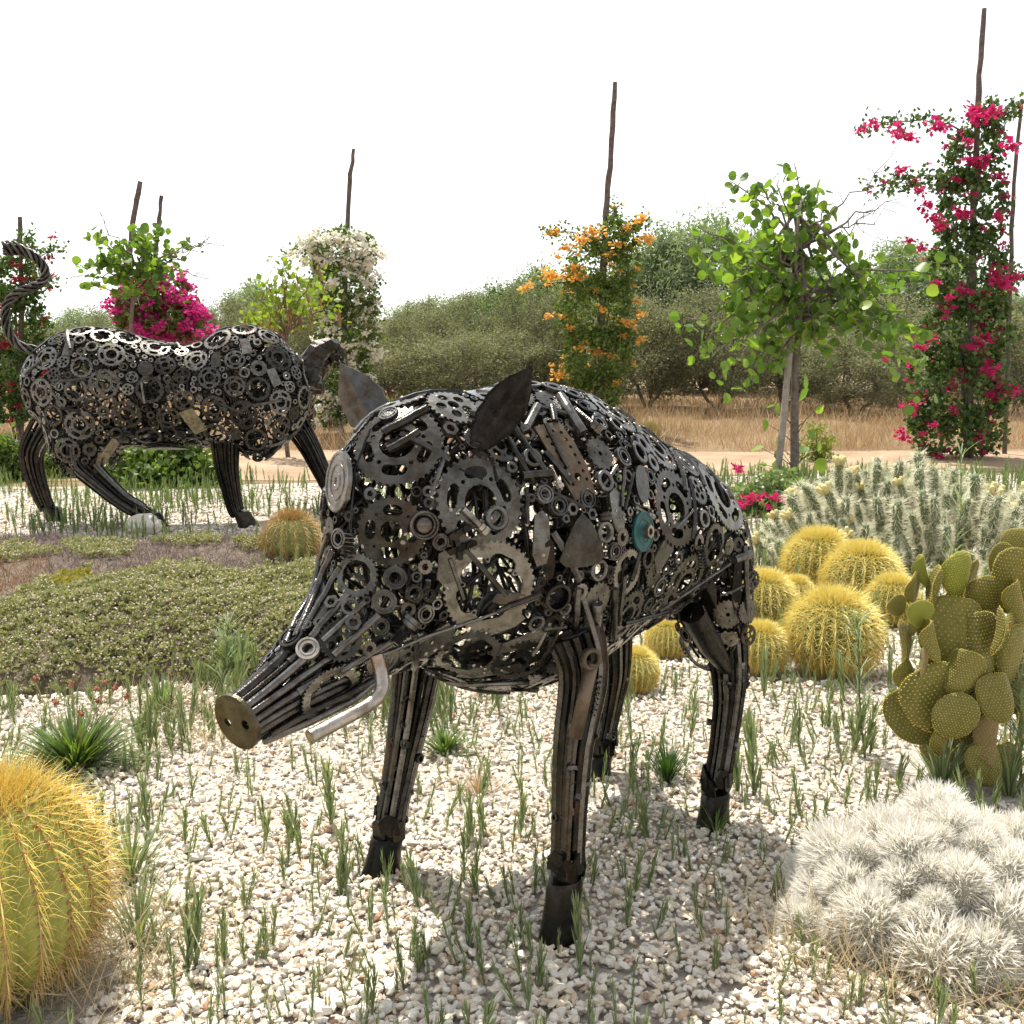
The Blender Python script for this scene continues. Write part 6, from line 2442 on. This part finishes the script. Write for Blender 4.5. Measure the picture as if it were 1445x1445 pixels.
# rosettes of plain blades
def tuft_mesh(n, L, W, spread, seed, bend=.35):
    r = np.random.default_rng(seed)
    mb = MB()
    bv, bf = blade(1, W / L, bend, 4)
    a = r.uniform(0, 6.28, n)
    t = np.abs(r.normal(size=n)) * spread
    D = np.stack([np.cos(a) * t, np.sin(a) * t, np.ones(n)], -1)
    P = np.stack([np.cos(a) * t * L * .25, np.sin(a) * t * L * .25, -.005 + 0 * a], -1)
    R = basis_down(D, np.stack([np.cos(a), np.sin(a), 0 * a - .4], -1))
    v, f = scatter(bv, bf, P, R, L * r.uniform(.6, 1.15, n))
    mb.add(v, *f)
    return mb


tg = gnd(108, 1082)
root = empty("leafy_tuft", tg)
tag(root, "spreading tuft of strap leaves with dried flower heads behind the big barrel cactus", "plant")
tm = tuft_mesh(460, .165, .0085, .9, 151)
mkobj('leaves', tm.mesh('leaves'), M['tuft'], root)
r11 = np.random.default_rng(12)
iv, iff = ico(1)
for k in range(9):
    a, t = r11.uniform(0, 6.28), r11.uniform(.03, .13)
    e = np.array([np.cos(a) * t * 1.3, np.sin(a) * t * 1.3, r11.uniform(.15, .25)])
    mb = MB()
    curve_tube(mb, (np.cos(a) * .02, np.sin(a) * .02, 0), e, .0016, .0012, r11, n=6, sides=4)
    o = mkobj('flower_stalk', mb.mesh('flower_stalk', True), M['straw'], root)
    q = MB()
    q.add(e + iv * np.array([.008, .008, .006]) * (1 + .2 * r11.normal(size=(len(iv), 1))), iff)
    tv, tf = blade(.016, .004, .3, 2)
    D = norm(r11.normal(size=(12, 3)) + (0, 0, .5))
    v, f = scatter(tv, tf, np.repeat(e[None], 12, 0), basis(D, r11), np.ones(12))
    q.add(v, *f)
    mkobj('flower_head', q.mesh('flower_head'), M['flowerhead'], o)
for (x, y, n, L, W, sp, mat, nm, lab) in [
        (628, 1062, 140, .085, .008, .8, 'tuft', "leafy_tuft", "small rosette of green strap leaves between the boar's front legs"),
        (942, 1102, 230, .105, .0035, .28, 'rushgreen', "rush_tuft", "dense dark green rush tuft beside the boar's hind leg"),
        (676, 1120, 90, .075, .003, .8, 'straw', "dry_tuft", "dried brown grass tuft under the boar's belly"),
        (40, 1420, 60, .12, .007, .5, 'sprout', "leafy_tuft", "grey green tuft in front of the big barrel cactus"),
        (195, 1330, 60, .13, .006, .5, 'sprout', "leafy_tuft", "grey green tuft leaning against the gravel side of the big barrel cactus"),
        (185, 1240, 80, .15, .006, .45, 'sprout', "leafy_tuft", "taller grey green tuft between the big barrel cactus and the leafy tuft"),
        (1010, 1180, 50, .09, .004, .7, 'tuft', "leafy_tuft", "little green tuft at the boar's near hind hoof"),
        (1330, 1115, 90, .15, .006, .4, 'sprout', "leafy_tuft", "grey green tuft between the prickly pear and the white haired cactus, shorter of two"),
        (1425, 1120, 90, .17, .006, .4, 'sprout', "leafy_tuft", "grey green tuft between the prickly pear and the white haired cactus, taller of two"),
        (1255, 800, 160, .22, .006, .6, 'weed', "weed_tuft", "bright green weed tuft at the foot of the cholla"),
        (330, 960, 90, .14, .006, .4, 'weed', "weed_tuft", "grassy weed at the front edge of the mound near the boar's snout"),
        (230, 1005, 80, .12, .006, .5, 'weed', "weed_tuft", "grassy weed at the front edge of the mound near the leafy tuft"),
        (412, 775, 60, .2, .005, .3, 'weed', "weed_tuft", "grassy weed growing against the brown spined barrel cactus")]:
    g = gnd(x, y)
    h = cover_h(g[None, :2])[0]
    o = mkobj(nm, tuft_mesh(n, L, W, sp, int(x + y)).mesh(nm), M[mat])
    o.location = (g[0], g[1], max(0.0, h - .01))
    tag(o, lab, "plant")

# tall weed stalks
for (x0, y0, Y, x1, y1, lab) in [(1352, 850, 3.1, 1356, 640, "tall thin weed stalk rising in front of the cholla from behind the prickly pear"),
                                 (1222, 1075, 2.75, 1208, 870, "thin weed stalk standing in front of the foremost barrel cactus"),
                                 (312, 975, 3.2, 322, 880, "upright weed stalk at the edge of the mound above the boar's snout"),
                                 (1442, 1100, 2.5, 1440, 960, "weed stalk growing close against the prickly pear's outer pads")]:
    A = at(x0, y0, Y); A[2] = 0.0
    B = at(x1, y1, Y + .05) - A
    mb = MB()
    P = curve_tube(mb, (0, 0, -.02), B, .004, .0015, r11, n=9, sides=5, wob=.03)
    bv, bf = blade(1, .07, .25, 3)
    n = 90
    t = r11.uniform(1.2, 8, n)
    Q = np.stack([np.interp(t, np.arange(9), P[:, i]) for i in range(3)], -1)
    a = r11.uniform(0, 6.28, n)
    D = np.stack([np.cos(a) * .75, np.sin(a) * .75, np.ones(n)], -1)
    v, f = scatter(bv, bf, Q, basis_down(D, np.stack([np.cos(a), np.sin(a), 0 * a], -1)), r11.uniform(.05, .095, n))
    mb.add(v, *f)
    o = mb.build("weed_stalk", M['sprout'])
    o.location = tuple(A)
    tag(o, lab, "plant")

# dry straw litter and grass
def straw(name, n, gen, h0, h1, lean, label, seed, mat='straw', w=.012):
    r = np.random.default_rng(seed)
    P = gen(r, n)
    bv, bf = blade(1, w, .35, 3)
    D = np.stack([r.normal(size=len(P)) * lean, r.normal(size=len(P)) * lean, np.ones(len(P))], -1)
    v, f = scatter(bv, bf, P, basis(D, r), r.uniform(h0, h1, len(P)))
    o = mkobj(name, np_mesh(name, v, f), M[mat])
    tag(o, label, "grass", kind="stuff")


def near_straw(r, n):
    C = [gnd(1180, 1370), gnd(1260, 1400), gnd(1350, 1410), gnd(1120, 1330), gnd(150, 1370), gnd(230, 1330), gnd(240, 1000), gnd(350, 1010), gnd(300, 1050), gnd(120, 1400), gnd(1420, 1400)]
    k = r.integers(len(C), size=n)
    P = np.array(C)[k] + r.normal(size=(n, 3)) * np.array([.09, .06, 0])
    P[:, 2] = 0
    return P


straw("dry_stalks", 1500, near_straw, .05, .16, .7, "dry straw coloured grass stalks lying round the cacti", 161, 'straw_pale', .016)
straw("dry_stalks", 1400, lambda r, n: np.stack([r.uniform(-.95, 1.1, n), r.uniform(1.42, 3.2, n), np.full(n, .008)], -1), .02, .06, 2.6, "scattered bits of straw on the gravel", 162, 'straw_pale', .03)


def field(r, n):
    y = r.uniform(12.7, 21, n)
    x = r.uniform(-1, 1, n) * (.72 * y)
    P = np.stack([x, y, 0 * x], -1)
    P[:, 2] = bank_h(P) - .01
    return P[r.random(n) < np.clip(.55 + .7 * vnoise(P[:, :2], 55, .9), .08, 1)]


straw("dry_grass", 88000, field, .10, .38, .38, "dry tawny grass growing between the dirt path and the olive trees", 163, w=.022)

# white rock at the bull's hoof
V, F = ico(2)
n_ = vnoise(V, 66, 3.0)
g = gnd(205, 752)
rk = mkobj("white_rock", np_mesh("white_rock", V * (1 + .16 * n_[:, None]) * np.array([.12, .09, .07]), [F]), M['rock'])
rk.location = (g[0], g[1], .05)
tag(rk, "pale rock lying against the bull's near hind hoof", "rock")

mb = MB()
gravel(mb, 4600, 1.2, 1.55, 1, .0055, .0135, .011, 61)
gravel(mb, 17500, 1.55, 2.4, 0, .0058, .0138, .011, 64)
gravel(mb, 34000, 2.4, 4.4, -1, .0075, .0165, .01, 62)
gravel(mb, 24000, 4.4, 9.8, -1, .012, .024, .008, 63)
tag(mb.build("gravel", M['gravel']), "white limestone gravel covering the planting bed", "gravel", kind="stuff")
